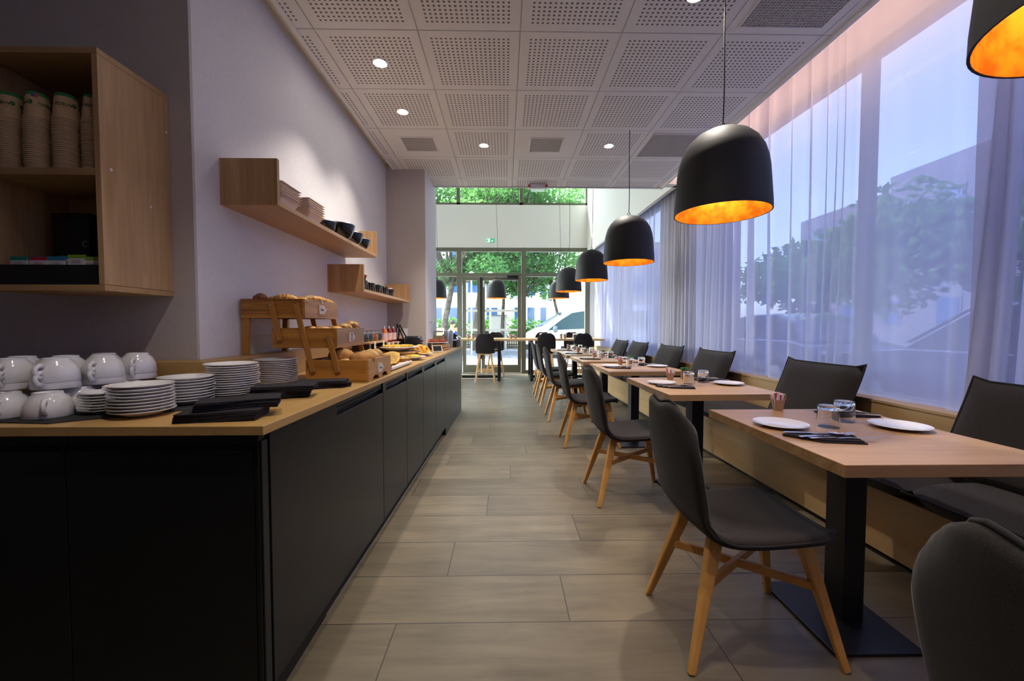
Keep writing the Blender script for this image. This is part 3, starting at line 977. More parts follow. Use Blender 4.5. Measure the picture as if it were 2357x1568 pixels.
def make_chair():
    o = empty('dining_chair', (0, 0, 0))
    prof = [(.262, .425, .185), (.258, .450, .205), (.20, .462, .222), (.08, .452, .226), (-.04, .442, .222), (-.115, .440, .214), (-.165, .452, .205), (-.200, .485, .198), (-.222, .54, .196), (-.240, .62, .203),
            (-.256, .71, .208), (-.270, .80, .196), (-.280, .865, .172), (-.284, .895, .158)]
    mb, bd = shell_mesh(prof)
    mb.build('upholstered_shell', 'fabric', o, smooth=True, ang=180, solid=.036, subsurf=1)
    MB().tube([(x + (.004 if z > .5 else 0), y, z + (.002 if z < .5 else 0)) for x, y, z in [(a_ - (.020 if c_ > .5 else 0), b_ * .992, c_ - (.020 if c_ < .5 else 0)) for a_, b_, c_ in bd]], .0050, 6, cyclic=True).build('piping', 'fabric_edge', o, smooth=True, ang=180)
    fr = MB()
    fr.bar((-.13, 0, .395), (.17, 0, .403), .20, .022)
    fr.build('seat_frame', 'leg_wood', o, bevel=.004)
    for sx in (-1, 1):
        for sy in (-1, 1):
            q = MB().bar((sx * .155 + .01, sy * .115, .412), (sx * .262, sy * .205, 0.0), .046, .040, .024, .022, up=(0, 1, 0))
            q.build('leg', 'leg_wood', o, bevel=.006)
    st = MB()
    st.bar((-.192, -.150, .262), (.192, .150, .262), .020, .030)
    st.bar((-.192, .150, .261), (.192, -.150, .261), .020, .030)
    st.build('cross_stretcher', 'leg_wood', o, bevel=.003)
    return o
chair = make_chair()
CH = [(.945, .455, 'nearest charcoal felt chair, only its back seen in the bottom right corner'),
      (.88, 1.51, 'large charcoal felt chair with beech legs at the nearest fully seen table'),
      (.855, 2.77, 'charcoal chair with beech legs, second along the aisle, at the second table'),
      (.83, 4.02, 'charcoal felt chair, third along the aisle, pushed up to the third table'),
      (.79, 5.09, 'charcoal felt chair at the fourth table from the camera'),
      (.77, 6.02, 'charcoal felt chair near the far end of the row, fifth along the aisle'),
      (.745, 6.72, 'farthest low charcoal chair of the aisle row, before the high tables')]
for i, (x, y, lb) in enumerate(CH):
    c = chair if i == 0 else copy_tree(chair)
    c.location = (x, y, 0)
    c.rotation_euler.z = (0, 0, R(2), R(-1), 0, R(1), 0)[i]
    tag(c, lb, 'chair', 'felt chairs along the aisle')

def make_stool():
    o = empty('bar_stool', (0, 0, 0))
    prof = [(.20, .595, .165), (.196, .618, .185), (.12, .628, .200), (.0, .620, .200), (-.10, .618, .192), (-.145, .632, .186), (-.170, .67, .184), (-.185, .74, .188), (-.20, .83, .186), (-.212, .92, .176), (-.218, .985, .160), (-.22, 1.01, .150)]
    mb, bd = shell_mesh(prof, .08, .015)
    mb.build('upholstered_shell', 'fabric', o, smooth=True, ang=180, solid=.036, subsurf=1)
    MB().tube(bd, .005, 6, cyclic=True).build('piping', 'fabric_edge', o, smooth=True, ang=180)
    MB().box(-.13, .14, -.13, .13, .565, .585).build('seat_frame', 'stool_wood', o, bevel=.004)
    for sx in (-1, 1):
        for sy in (-1, 1):
            MB().bar((sx * .115, sy * .115, .575), (sx * .205, sy * .20, 0), .036, .034, .024, .022, up=(0, 1, 0)).build('leg', 'stool_wood', o, bevel=.005)
    st = MB()
    for s in (-1, 1):
        st.bar((-.175, s * .17, .20), (.175, s * .17, .20), .018, .028)
        st.bar((s * .175, -.17, .235), (s * .175, .17, .235), .018, .028)
    st.build('footrest', 'stool_wood', o, bevel=.003)
    return o
stool = make_stool()
ST = [(-.405, 8.46, 90, 'bar stool with its back to the camera, alone before the glass door'),
      (.845, 8.46, 90, 'bar stool with its back to the camera, middle one of three before the high tables'),
      (1.58, 8.40, 90, 'rightmost bar stool with its back to the camera, before the high table'),
      (-1.12, 8.50, 90, 'bar stool partly hidden behind the far end of the buffet counter'),
      (-.22, 9.42, -90, 'bar stool across the high table, behind the stool before the door'),
      (.90, 9.42, -90, 'bar stool beyond the right high table, left of the small potted succulent'),
      (1.58, 9.42, -90, 'bar stool beyond the right high table, behind the rightmost stool')]
for i, (x, y, a, lb) in enumerate(ST):
    c = stool if i == 0 else copy_tree(stool)
    c.location = (x, y, 0)
    c.rotation_euler.z = R(a)
    tag(c, lb, 'bar stool', 'bar stools at the high tables')

# ================================================================== TABLES
def make_table():
    o = empty('dining_table', (0, 0, 0))
    MB().box(-.354, .354, -.399, .399, .713, .75).build('tabletop', 'table_wood', o, bevel=.0010)
    eb = MB().box(-.355, .355, -.401, -.399, .7125, .749).box(-.355, .355, .399, .401, .7125, .749).box(-.3555, -.354, -.399, .399, .7125, .749).box(.354, .3555, -.399, .399, .7125, .749).build('edge_band', 'table_edge', o)
    eb['label'] = 'darker banded edge'
    MB().box(-.045, .035, -.05, .05, .012, .712).build('post', 'black_metal', o, bevel=.003)
    MB().box(-.20, .125, -.205, .205, 0, .012).build('base_plate', 'black_metal', o, bevel=.002)
    return o
table = make_table()
# (x, y, half-length scale, label): centres
TB = [(1.355, 1.57, 'nearest oak-topped table on a square black post, set for two'),
      (1.325, 2.80, 'second oak-topped table from the camera, under the largest pendant lamp'),
      (1.285, 4.02, 'third oak-topped dining table from the camera'),
      (1.235, 5.04, 'fourth oak-topped dining table, just past the ceiling edge'),
      (1.20, 6.02, 'fifth oak-topped table, joined to the farthest one'),
      (1.175, 6.825, 'farthest low oak-topped table, in front of the high tables')]
TD = [.81, .77, .72, .69, .80, .80]
for i, (x, y, lb) in enumerate(TB):
    t = table if i == 0 else copy_tree(table)
    t.location = (x, y, 0)
    t.rotation_euler.z = 0 if i == 0 else TILT * .6
    tag(t, lb, 'table', 'dining tables along the bench')

def high_table(x0, x1, label, lx):
    o = empty('high_table', ((x0 + x1) / 2, 8.9, 0), 0, label, 'high table', 'high tables before the glass front')
    h = (x1 - x0) / 2
    MB().box(-h, h, -.42, .42, .845, .885).build('tabletop', 'hightop', o, bevel=.003)
    for s in lx:
        q = MB()
        q.box(s - .03, s + .03, -.40, -.34, 0, .845).box(s - .03, s + .03, .34, .40, 0, .845)
        q.box(s - .03, s + .03, -.34, .34, .785, .845).box(s - .03, s + .03, -.34, .34, 0, .06)
        q.build('leg_frame', 'black_metal', o, bevel=.003)
    MB().box(lx[0] + .03, lx[1] - .03, -.03, .03, .02, .08).build('floor_rail', 'black_metal', o, bevel=.003)
high_table(-1.75, .20, 'left high table with oak top and black frame before the glass door', (-.85, .655))
high_table(.204, 2.08, 'right high table with oak top and black frame, reaching the curtain', (-.58, .70))

# ------------------------------------------------------------------ bench
YB0, YB1 = 0.0, 7.9
bp = MB()
slab(bp, 1.88, 1.905, YB0, YB1, 0.03, 0.335, 0)
slab(bp, 1.905, 2.30, YB0, YB1, 0.31, 0.335, 0)
slab(bp, 1.91, 2.28, YB0, YB1, 0.0, 0.03, 1)
bench = bp.build('bench', ['bench', 'black_gap'])
tag(bench, 'long oak-fronted bench base running under the window side', 'bench')
bb = MB()
slab(bb, 2.30, 2.325, -1.6, 9.9, 0.0, 0.69, 0)
slab(bb, 2.295, 2.56, -1.6, 9.9, 0.69, 0.705, 0)
tag(bb.build('window_ledge', 'bench'), 'long oak back panel and ledge below the curtains, behind the bench', 'ledge')

def cushion_mesh(w, d, h, n=10):
    """soft box centred in x,y standing on z=0"""
    mb = MB()
    vs, fs = [], []
    for j in range(n + 1):
        for i in range(n + 1):
            u, v = -1 + 2 * i / n, -1 + 2 * j / n
            puff = (1 - abs(u) ** 5) * (1 - abs(v) ** 5)
            vs.append((u * w / 2, v * d / 2, h * (.50 + .5 * puff ** .45)))
    N = n + 1
    for j in range(N):
        for i in range(N):
            x, y, z = vs[j * N + i]
            puff = max(0, (z / h - .5) * 2)
            vs.append((x, y, h * (.50 - .5 * puff)))
    o = N * N
    for j in range(n):
        for i in range(n):
            q = j * N + i
            fs.append((q, q + 1, q + N + 1, q + N))
            fs.append((o + q, o + q + N, o + q + N + 1, o + q + 1))
    bd = [j * N for j in range(n, 0, -1)] + list(range(0, n)) + [j * N + n for j in range(0, n)] + [n * N + i for i in range(n, 0, -1)]
    for a, b in zip(bd, bd[1:] + bd[:1]):
        fs.append((a, o + a, o + b, b))
    border = [((vs[i][0], vs[i][1], h * .5)) for i in bd]
    return mb.add(vs, fs), border

cm_, bd_ = cushion_mesh(.50, .672, .145)
sc0 = empty('seat_cushion', (0, 0, 0))
cm_.build('cover', 'fabric', sc0, smooth=True, ang=60)
MB().tube(bd_, .006, 6, cyclic=True).build('piping', 'fabric_edge', sc0, smooth=True, ang=180)
for i in range(11):
    c = sc0 if i == 0 else copy_tree(sc0)
    y = .79 + i * .68
    c.location = (RX(2.045, y), y, .336)
    c.rotation_euler.z = TILT
    nth = ['nearest charcoal seat cushion, at the right edge behind the nearest chair back', 'charcoal seat cushion of the bench under the near half of the first full table', 'charcoal seat cushion of the bench between the first and second tables'] 
    lb = nth[i] if i < 3 else 'charcoal seat cushion on the bench, %s one from the camera' % ORD[i]
    tag(c, lb, 'cushion', 'seat cushions along the bench')

cb_, bd2 = cushion_mesh(.66, .43, .125)
bc0 = empty('back_cushion', (0, 0, 0))
def stand(vs):
    # local: x across -> world y, y up the back; corners at the top pulled up and out into points
    out = []
    for x, y, z in vs:
        t = (y + .215) / .43
        pt = .018 * max(0, abs(x) / .33 - .8) / .2 * max(0, t - .85) / .15
        out.append((z - .05 + .17 * t, x * (1.0 - .10 * t * 0 + .0), y + .215 + pt - .004 * math.sin(math.pi * (x / .66 + .5)) * max(0, t - .8) / .2))
    return out
cb_.v = stand(cb_.v)
cb_.build('cover', 'fabric', bc0, smooth=True, ang=60)
MB().tube(stand(bd2), .0065, 6, cyclic=True).build('piping', 'fabric_edge', bc0, smooth=True, ang=180)
BC = [(1.575, 'nearest charcoal back cushion, cut by the right edge of the photo'), (2.80, 'large charcoal back cushion leaning below the curtain behind the second table'),
      (4.16, 'charcoal back cushion behind the third table from the camera'), (5.20, 'charcoal back cushion leaning behind the fourth table'),
      (6.32, 'charcoal back cushion behind the fifth table, second from the far end'), (7.22, 'farthest charcoal back cushion on the bench')]
for i, (y, lb) in enumerate(BC):
    c = bc0 if i == 0 else copy_tree(bc0)
    c.location = (RX(2.062, y), y, .470)
    c.rotation_euler.z = TILT
    tag(c, lb, 'cushion', 'back cushions along the bench')

# ================================================================== BUFFET COUNTER
ZT = 0.88
def crow(mb, xa0, xa1, ya, yb, z0, z1, mi=0):
    """box between offsets from the counter front line"""
    return mb.hexa([(CX(ya) + xa0, ya, z0), (CX(ya) + xa1, ya, z0), (CX(yb) + xa1, yb, z0), (CX(yb) + xa0, yb, z0),
                    (CX(ya) + xa0, ya, z1), (CX(ya) + xa1, ya, z1), (CX(yb) + xa1, yb, z1), (CX(yb) + xa0, yb, z1)], mi)
wt = MB()
yn, yf = 1.143, 5.60
top = [(-2.6, yn), (CX(yn), yn), (CX(yf), yf), (-0.86, yf), (-0.86, 4.56), (-1.29, 4.56), (-1.29, 1.745), (-2.6, 1.745)]
wt.prism(top, 'Z', ZT - .027, ZT)
tag(wt.build('worktop', 'worktop', bevel=.002), 'light oak L-shaped worktop running the length of the black buffet counter', 'worktop')
lg = MB()
lg.prism([(-2.6, 1.655), (-1.205, 1.655), (-1.205, 4.56), (-1.305, 4.56), (-1.305, 1.755), (-2.6, 1.755)], 'Z', ZT, 1.015)
tag(lg.build('counter_upstand', 'worktop', bevel=.0015), 'oak upstand ledge along the wall at the back of the buffet worktop', 'ledge')

def unit(ya, yb, groove, label, name='base_cabinet', toe=True, dp=.50):
    o = empty(name, ((CX(ya) + CX(yb)) / 2, (ya + yb) / 2, 0), 0, label, 'cabinet', 'black cabinets of the buffet counter')
    ox, oy = o.location.x, o.location.y
    def mk(nm, mb, m, parent=o, **k):
        mb.v = [(x - ox, y - oy, z) for x, y, z in mb.v]
        return mb.build(nm, m, parent, **k)
    z0 = .09 if toe else .0
    body = MB()
    crow(body, -dp, -.045, ya, yb, z0, ZT - .03)
    if toe:
        crow(body, -.45, -.060, ya, yb, 0, z0)
    mk('carcass', body, 'black_gap')
    dr = MB()
    gp = .003
    zt = ZT - .032
    if groove:
        ga, gb = groove
        if ga > ya + .02:
            crow(dr, -.040, -.018, ya + gp, ga, zt - .06, zt)
        if gb < yb - .02:
            crow(dr, -.040, -.018, gb, yb - gp, zt - .06, zt)
        crow(dr, -.040, -.018, ya + gp, yb - gp, z0 - .005, zt - .055)
        crow(dr, -.046, -.020, ga, gb, zt - .018, zt)
    else:
        crow(dr, -.040, -.018, ya + gp, yb - gp, z0 - .005, zt)
    d = mk('door', dr, 'black_lam', bevel=.0015)
    if groove:
        h = MB()
        crow(h, -.030, -.020, groove[0], groove[1], zt - .030, zt - .022)
        h.v = [(x - ox, y - oy, z) for x, y, z in h.v]
        h.build('grip_rail', 'black_metal', d)
    if toe:
        k = MB()
        crow(k, -.056, -.050, ya, yb, 0, .006)
        mk('floor_trim', k, 'alu')
    return o
unit(1.20, 2.24, (1.66, 2.22), 'widest black cabinet of the aisle side, nearest the camera, grip slot at its right')
unit(2.24, 2.74, (2.30, 2.72), 'black cabinet just beyond the strong dark joint of the counter front')
unit(2.74, 3.24, (2.78, 3.20), 'black counter cabinet under the lowest basket of bread rolls')
unit(3.24, 3.76, (3.28, 3.72), 'black counter cabinet below the plate of doughnuts')
unit(3.76, 4.29, (3.80, 4.25), 'black counter cabinet just before the deeper end block')
unit(4.29, 5.58, None, 'plain black end block of the counter reaching the floor without a plinth', toe=False, dp=.27)

def wing(xa, xb, label):
    o = empty('base_cabinet', ((xa + xb) / 2, 1.4, 0), 0, label, 'cabinet', 'black cabinets of the buffet counter')
    ox = o.location.x
    def mk(nm, mb, m, parent=o, **k):
        mb.v = [(x - ox, y - 1.4, z) for x, y, z in mb.v]
        return mb.build(nm, m, parent, **k)
    mk('carcass', MB().box(xa, xb, 1.185, 1.74, 0, ZT - .03), 'black_gap')
    d = mk('door', MB().box(xa + .002, xb - .002, 1.163, 1.185, .005, ZT - .075).box(xa + .002, xb - .002, 1.176, 1.185, ZT - .06, ZT - .03), 'black_lam', bevel=.0015)
    MB().box(xa - ox + .002, xb - ox - .002, -.226, -.222, ZT - .082, ZT - .070).build('grip_rail', 'black_metal', d)
wing(-1.245, -.715, 'black cabinet facing the camera at the corner of the counter')
wing(-1.95, -1.245, 'black cabinet facing the camera, cut by the left edge of the photo')
tag(MB().box(-.713, -.700, 1.160, 1.196, 0, ZT - .03).box(-.700, -.694, 1.165, 1.196, .0, ZT - .05).build('corner_post', 'black_lam', bevel=.002), 'narrow black strip covering the outer corner of the counter front', 'panel')

# ------------------------------------------------------------------ wall cabinet with cups and tea
XL, XR, YF, YB_, ZB, ZC = -1.829, -1.401, 1.462, 1.758, 1.283, 2.117
wc = empty('wall_cabinet', ((XL + XR) / 2, YB_, ZB), 0, 'open oak wall cabinet with two compartments at the left edge', 'cabinet')
cx0 = (XL + XR) / 2
def wcb(nm, mb, m, **k):
    mb.v = [(x - cx0, y - YB_, z - ZB) for x, y, z in mb.v]
    return mb.build(nm, m, wc, **k)
wcb('side_panel', MB().box(XR - .02, XR, YF, YB_, ZB + .022, ZC - .022), 'oak_z', bevel=.001)
wcb('side_panel', MB().box(XL, XL + .02, YF, YB_, ZB + .022, ZC - .022), 'oak_z', bevel=.001)
wcb('top_panel', MB().box(XL, XR, YF, YB_, ZC - .021, ZC), 'oak_x', bevel=.001)
wcb('bottom_panel', MB().box(XL, XR, YF, YB_, ZB, ZB + .021), 'oak_x', bevel=.001)
wcb('shelf', MB().box(XL + .02, XR - .02, YF + .001, YB_ - .012, 1.684, 1.708), 'oak_x', bevel=.001)
wcb('back_panel', MB().box(XL + .02, XR - .02, YB_ - .012, YB_ - .002, ZB + .022, ZC - .022), 'oak_x')
for y, z in ((1.50, 1.715), (1.66, 1.63), (1.745, 1.96)):
    o = MB().lathe([(0, 0), (.0055, 0), (.0055, .0006), (0, .0006)], 14).build('screw_cap', 'white_plastic', wc)
    o.location = (XR - cx0, y - YB_, z - ZB)
    o.rotation_euler = (0, R(90), 0)
    o['label'] = 'small white round screw cap'

# upturned paper cups in four stacks
def make_cup():
    o = empty('paper_cup', (0, 0, 0))
    MB().lathe([(.0, .0935), (.0330, .0935), (.0340, .097), (.0350, .096), (.0445, .006), (.0440, .006), (.0345, .092), (0, .092)], 24).build('body', 'kraft', o, smooth=True, ang=50)
    MB().lathe([(.0445, .0005), (.0478, .0015), (.0482, .0035), (.0474, .0055), (.0445, .006)], 24, closed=True).build('rolled_rim', 'kraft_rim', o, smooth=True, ang=60)
    return o
cup0 = make_cup()
bambou = text_mesh('BAMBOU', .017, 'dark_green', bend_r=.0402, z_flip=True)
small = text_mesh('* ~ * ~ *', .009, 'dark_green', bend_r=.0405, z_flip=True)
CS = [(-1.753, 1.511, 12, 'first'), (-1.658, 1.509, -28, 'second'), (-1.565, 1.515, 40, 'third'), (-1.474, 1.525, 8, 'fourth')]
firstc = True
for si, (x, y, rot, nm) in enumerate(CS):
    for k in range(26):
        c = cup0 if firstc else copy_tree(cup0)
        firstc = False
        c.location = (x + random.uniform(-.0007, .0007), y + random.uniform(-.0007, .0007), 1.7083 + k * .0071)
        c.scale = (.81, .81, .95)
        if k == 25:
            lb = 'topmost upturned kraft paper cup of the %s stack from the left, green printed base band' % nm
        else:
            lb = 'upturned kraft cup, %s from the bottom in the %s stack from the left' % (ORD[k], nm)
        tag(c, lb, 'cup', 'upturned paper cups in the wall cabinet')
        if k == 25:
            MB().lathe([(.0343, .0972), (.0356, .0965), (.0368, .0845), (.0362, .0845)], 24, closed=True).build('green_band', 'green_band', c, smooth=True)
            lt = lettering('lettering', bambou, c, (0, 0, .055), R(rot))
            lettering('lettering', bambou, c, (0, 0, .055), R(rot + 125))
            lettering('small_print', small, c, (0, 0, .043), R(rot))
            d = MB().lathe([(.0372, .060), (.0384, .0605), (.0396, .047), (.0390, .047)], 24, closed=True)
            # leafy emblem beside the lettering
            e = MB()
            for a in range(9):
                an = 2 * math.pi * a / 9
                q = R(rot - 90 + (44))
                e.blob((.0405 * math.cos(q) - .006 * math.sin(q) * math.cos(an), .0405 * math.sin(q) + .006 * math.cos(q) * math.cos(an), .0575 + .005 * math.sin(an)), .0022, .0022, .003, 6, 4)
            e.build('leaf_emblem', 'green_band', c)
            if si == 1:
                q = R(rot - 90 + 62)
                b = MB()
                r = .0375
                b.add([(r * math.cos(q - .28), r * math.sin(q - .28), .077), (r * math.cos(q), r * math.sin(q), .077), (r * math.cos(q), r * math.sin(q), .089), (r * math.cos(q - .28), r * math.sin(q - .28), .089)], [(0, 1, 2, 3)])
                b.add([(r * math.cos(q + .28), r * math.sin(q + .28), .077), (r * math.cos(q), r * math.sin(q), .077), (r * math.cos(q), r * math.sin(q), .089), (r * math.cos(q + .28), r * math.sin(q + .28), .089)], [(0, 1, 2, 3)], 1)
                b.build('base_label', ['blue_print', 'red_print'], c)

# tea box with sachets, dark tin behind
tb = empty('tea_box', (-1.612, 1.535, ZB + .021), 0, 'low black tray holding tea sachets on the bottom of the wall cabinet', 'box')
q = MB()
q.box(-.175, .175, -.055, -.049, 0, .072).box(-.175, .175, .049, .055, 0, .072).box(-.175, -.169, -.049, .049, 0, .072).box(.169, .175, -.049, .049, 0, .072).box(-.169, .169, -.049, .049, 0, .006)
q.build('tray', 'black_metal', tb, bevel=.001)
MB().box(.135, .139, -.0552, -.055, 0, .072).build('edge_line', 'black_gap', tb)
def make_sachet(colr):
    o = empty('tea_sachet', (0, 0, 0))
    MB().box(-.029, .029, -.0025, .0025, 0, .070).build('sachet_body', 'white_paper', o)
    MB().box(-.0293, .0293, -.0029, .0029, .0695, .082).build('coloured_top', colr, o)
    MB().box(-.013, .013, -.0031, -.0026, .061, .0625).box(-.017, .017, -.0031, -.0026, .056, .0572).box(-.015, .015, -.0031, -.0026, .0518, .053).build('print', colr if colr == 'red_paper' else 'grey_print', o)
    return o
SA = [(-.128, -.030, 'teal', 0), (-.100, .006, 'teal', 1), (-.075, .020, 'teal', 1), (-.062, -.032, 'red_paper', 0), (-.040, .004, 'teal', 1), (-.002, -.030, 'blue_paper', 0), (.020, -.008, 'blue_paper', 1), (.030, .008, 'blue_paper', 1),
      (.072, -.030, 'lime_paper', 1), (.120, -.026, 'lime_paper', 0), (.126, -.002, 'lime_paper', 0), (.078, .012, 'lime_paper', 1)]
cn = {'teal': 'teal', 'red_paper': 'red', 'blue_paper': 'blue', 'lime_paper': 'lime green'}
seen = {}
for x, y, c_, up in SA:
    o = make_sachet(c_)
    o.location = (-1.612 + x, 1.535 + y, ZB + .042 + .008 * up)
    o.rotation_euler = (R(random.uniform(-3, 3)), 0, R(random.uniform(-3, 3)))
    k = seen[c_] = seen.get(c_, 0) + 1
    pos = ['frontmost', 'second', 'third', 'fourth'][k - 1]
    tag(o, 'white tea sachet with %s top, %s of its colour in the black tray' % (cn[c_], pos) if c_ != 'red_paper' else 'white tea sachet with the only red top in the black tray', 'tea sachet', 'tea sachets in the black tray')
tn = empty('storage_tin', (-1.665, 1.67, ZB + .021), 0, 'tall black box standing at the back of the lower cabinet compartment', 'box')
MB().box(-.07, .07, -.06, .06, 0, .27).build('box_body', 'black_metal', tn, bevel=.002)
MB().box(-.072, .072, -.062, .062, .27, .288).build('lid', 'black_gap', tn, bevel=.002)
MB().tube([(.055 + .010 * math.cos(a), -.061, .17 + .010 * math.sin(a)) for a in [R(50 + k * 26) for k in range(11)]], .0012, 5).build('emblem', 'white_paper', tn)

# ------------------------------------------------------------------ wall shelves
def wall_shelf(ya, yb, z0, z1, d, label):
    o = empty('wall_shelf', (-1.31, (ya + yb) / 2, z0), 0, label, 'shelf', 'oak wall shelves')
    h = (yb - ya) / 2
    MB().box(0, d, -h + .02, h - .02, 0, .022).build('board', 'oak_y', o, bevel=.001)
    MB().box(0, d, -h, -h + .02, 0, z1 - z0).build('end_panel', 'oak_z', o, bevel=.001)
    MB().box(0, d, h - .02, h, 0, z1 - z0).build('end_panel', 'oak_z', o, bevel=.001)
    return o
wall_shelf(1.925, 3.395, 1.717, 1.930, .262, 'longer upper oak wall shelf with raised ends, carrying kraft trays and black bowls')
wall_shelf(3.055, 4.52, 1.412, 1.615, .265, 'lower oak wall shelf with raised ends, carrying small black baskets')

def tray_mesh():
    mb = MB()
    a, b, h = .085, .062, .045
    mb.add([(-b, -b, 0), (b, -b, 0), (b, b, 0), (-b, b, 0), (-a, -a, h), (a, -a, h), (a, a, h), (-a, a, h)], [(0, 3, 2, 1), (0, 1, 5, 4), (1, 2, 6, 5), (2, 3, 7, 6), (3, 0, 4, 7)])
    c = a + .011
    mb.add([(-a, -a, h), (a, -a, h), (a, a, h), (-a, a, h), (-c, -c, h + .003), (c, -c, h + .003), (c, c, h + .003), (-c, c, h + .003)], [(0, 1, 5, 4), (1, 2, 6, 5), (2, 3, 7, 6), (3, 0, 4, 7)])
    return mb
tray0 = tray_mesh().build('paper_tray', 'pink_paper', solid=.0012)
first = True
for s, (x, y, n) in enumerate(((-1.165, 2.10, 6), (-1.155, 2.36, 6))):
    for k in range(n):
        o = tray0 if first else tray0.copy()
        if not first:
            COL.objects.link(o)
        first = False
        o.location = (x + random.uniform(-.002, .002), y, 1.7405 + k * .0135)
        tag(o, 'pale kraft paper tray, %s from the bottom of the %s stack on the upper shelf' % (ORD[k], ('left', 'right')[s]), 'tray', 'paper trays on the upper wall shelf')

def make_bowl():
    o = empty('black_bowl', (0, 0, 0))
    prof = [(0, 0), (.034, 0), (.036, .004), (.052, .02), (.064, .045), (.070, .078), (.0675, .079), (.062, .05), (.048, .024), (0, .010)]
    MB().lathe(prof, 32).build('bowl_body', 'bowl_black', o, smooth=True, ang=50)
    MB().lathe([(.0665, .0775), (.0705, .077), (.0712, .0795), (.0690, .0815), (.0665, .080)], 32, closed=True).build('rim', 'alu', o, smooth=True)
    return o
bowl0 = make_bowl()
for i, (x, y, s, lb) in enumerate(((-1.155, 2.60, .9, 'low black bowl half hidden behind the largest one on the upper shelf'), (-1.12, 2.76, 1.15, 'largest black glazed bowl on the upper wall shelf'),
                                   (-1.12, 2.96, 1.0, 'middle black bowl of the three clearly seen on the upper shelf'), (-1.12, 3.14, .92, 'black bowl at the far raised end of the upper shelf'))):
    o = bowl0 if i == 0 else copy_tree(bowl0)
    o.location = (x, y + .06, 1.7392)
    o.scale = (s * 1.2, s * 1.2, s * 1.15)
    tag(o, lb, 'bowl', 'black bowls on the upper shelf')

def make_pot():
    o = empty('black_basket', (0, 0, 0))
    mb = MB()
    mb.lathe([(0, 0), (.032, 0), (.046, .062), (.043, .062), (.030, .004), (0, .004)], 28)
    mb.build('pot', 'bowl_black', o, smooth=True, ang=50)
    rb = MB()
    for k in range(14):
        a = 2 * math.pi * k / 14
        rb.bar((.0325 * math.cos(a), .0325 * math.sin(a), .002), (.0465 * math.cos(a), .0465 * math.sin(a), .061), .002, .0015, up=(math.cos(a), math.sin(a), 0))
    rb.build('ribs', 'alu', o)
    return o
pot0 = make_pot()
PC = [(3.10, 'croissant_dark', 'brown wrapped biscuits standing tall'), (3.28, 'pink_label', 'pale pink wrapped sweets'), (3.46, 'lime_paper', 'bright green wrappers'), (3.66, 'leaf', 'green and white wrappers'), (3.86, 'pink_label', 'pink wrappers, at the far end')]
for i, (y, cm2, desc) in enumerate(PC):
    o = pot0 if i == 0 else copy_tree(pot0)
    o.location = (-1.10, y + .05, 1.4345)
    o.scale = (1.1, 1.1, 1.1)
    tag(o, 'small black ribbed basket with %s' % desc, 'basket', 'black baskets on the lower shelf')
    for k in range(9):
        a = random.uniform(0, 6.28)
        r = random.uniform(0, .028)
        h = random.uniform(.03, .05) + (.035 if i == 0 else 0)
        w_ = MB()
        w_.hexa([(-.014, -.003, 0), (.014, -.003, 0), (.014, .003, 0), (-.014, .003, 0), (-.016, -.0005, h), (.016, -.0005, h), (.016, .0005, h), (-.016, .0005, h)])
        wr = w_.build('wrapped_biscuit' if i == 0 else 'wrapped_sweet', (cm2, 'white_paper' if i == 3 and k % 2 else cm2)[k % 2])
        wr.location = (-1.10 + r * math.cos(a), y + .05 + r * math.sin(a), 1.475)
        wr.rotation_euler = (random.uniform(-.4, .4), random.uniform(-.4, .4), random.uniform(0, 3))
        tag(wr, 'small wrapped snack in the basket with %s' % desc, 'sweet', 'wrapped snacks in basket with %s' % desc)

# ================================================================== CROCKERY ON THE COUNTER
tag(MB().prism([(-1.56, 1.20), (-1.30, 1.175), (-.98, 1.41), (-1.0, 1.62), (-1.5, 1.63)], 'Z', ZT + .0003, ZT + .0033).build('slate_mat', 'black_mat'), 'dark slate mat under the side plates and cups', 'mat')

def plate_mesh(r, h=.016, n=40):
    p = [(0, .0), (.55 * r, 0), (.58 * r, .002), (.62 * r, .0035), (.97 * r, h - .001), (r, h + .0005), (.995 * r, h + .0022), (.96 * r, h + .0015), (.66 * r, .0062), (.60 * r, .0048), (0, .0042)]
    return MB().lathe(p, n).mesh('plate', 'ceramic', smooth=True, ang=60)
def stack(r, x, y, n, pitch, desc, jit=.002, z=ZT + .0035, h=.016):
    me = plate_mesh(r, h)
    for k in range(n):
        o = D.objects.new('plate', me)
        COL.objects.link(o)
        o.location = (x + random.uniform(-jit, jit), y + random.uniform(-jit, jit), z + k * pitch)
        pos = 'topmost' if k == n - 1 else '%s from the bottom' % ORD[k]
        tag(o, 'white plate, %s of the %s' % (pos, desc), 'plate', 'white plates in the %s' % desc)
stack(.066, -1.285, 1.330, 7, .0088, 'small saucer stack beside the cups', h=.012)
stack(.083, -1.135, 1.290, 9, .0098, 'nearest stack, at the counter corner')
stack(.083, -1.142, 1.480, 9, .0098, 'middle stack behind the nearest plates')
stack(.093, -1.085, 1.640, 14, .0088, 'tall stack in front of the wall corner', jit=.003, z=ZT)
stack(.095, -1.105, 1.985, 13, .0086, 'tall stack beside the basket stand', z=ZT)

def make_teacup():
    o = empty('coffee_cup', (0, 0, 0))
    prof = [(0, .062), (.022, .062), (.0235, .0655), (.026, .0655), (.027, .060), (.036, .050), (.043, .032), (.0465, .002), (.0450, .0), (.0435, .002), (.040, .032), (.033, .048), (0, .056)]
    MB().lathe(prof[::-1], 36).build('cup_body', 'ceramic', o, smooth=True, ang=60)
    pts = [(.041, 0, .046), (.052, 0, .048), (.062, 0, .041), (.064, 0, .030), (.058, 0, .019), (.045, 0, .014)]
    MB().tube(pts, [.0055, .0048, .0045, .0045, .0048, .0055], 10, flat=1.3).build('handle', 'ceramic', o, smooth=True, ang=180)
    return o
tea0 = make_teacup()
first = True
cups = []
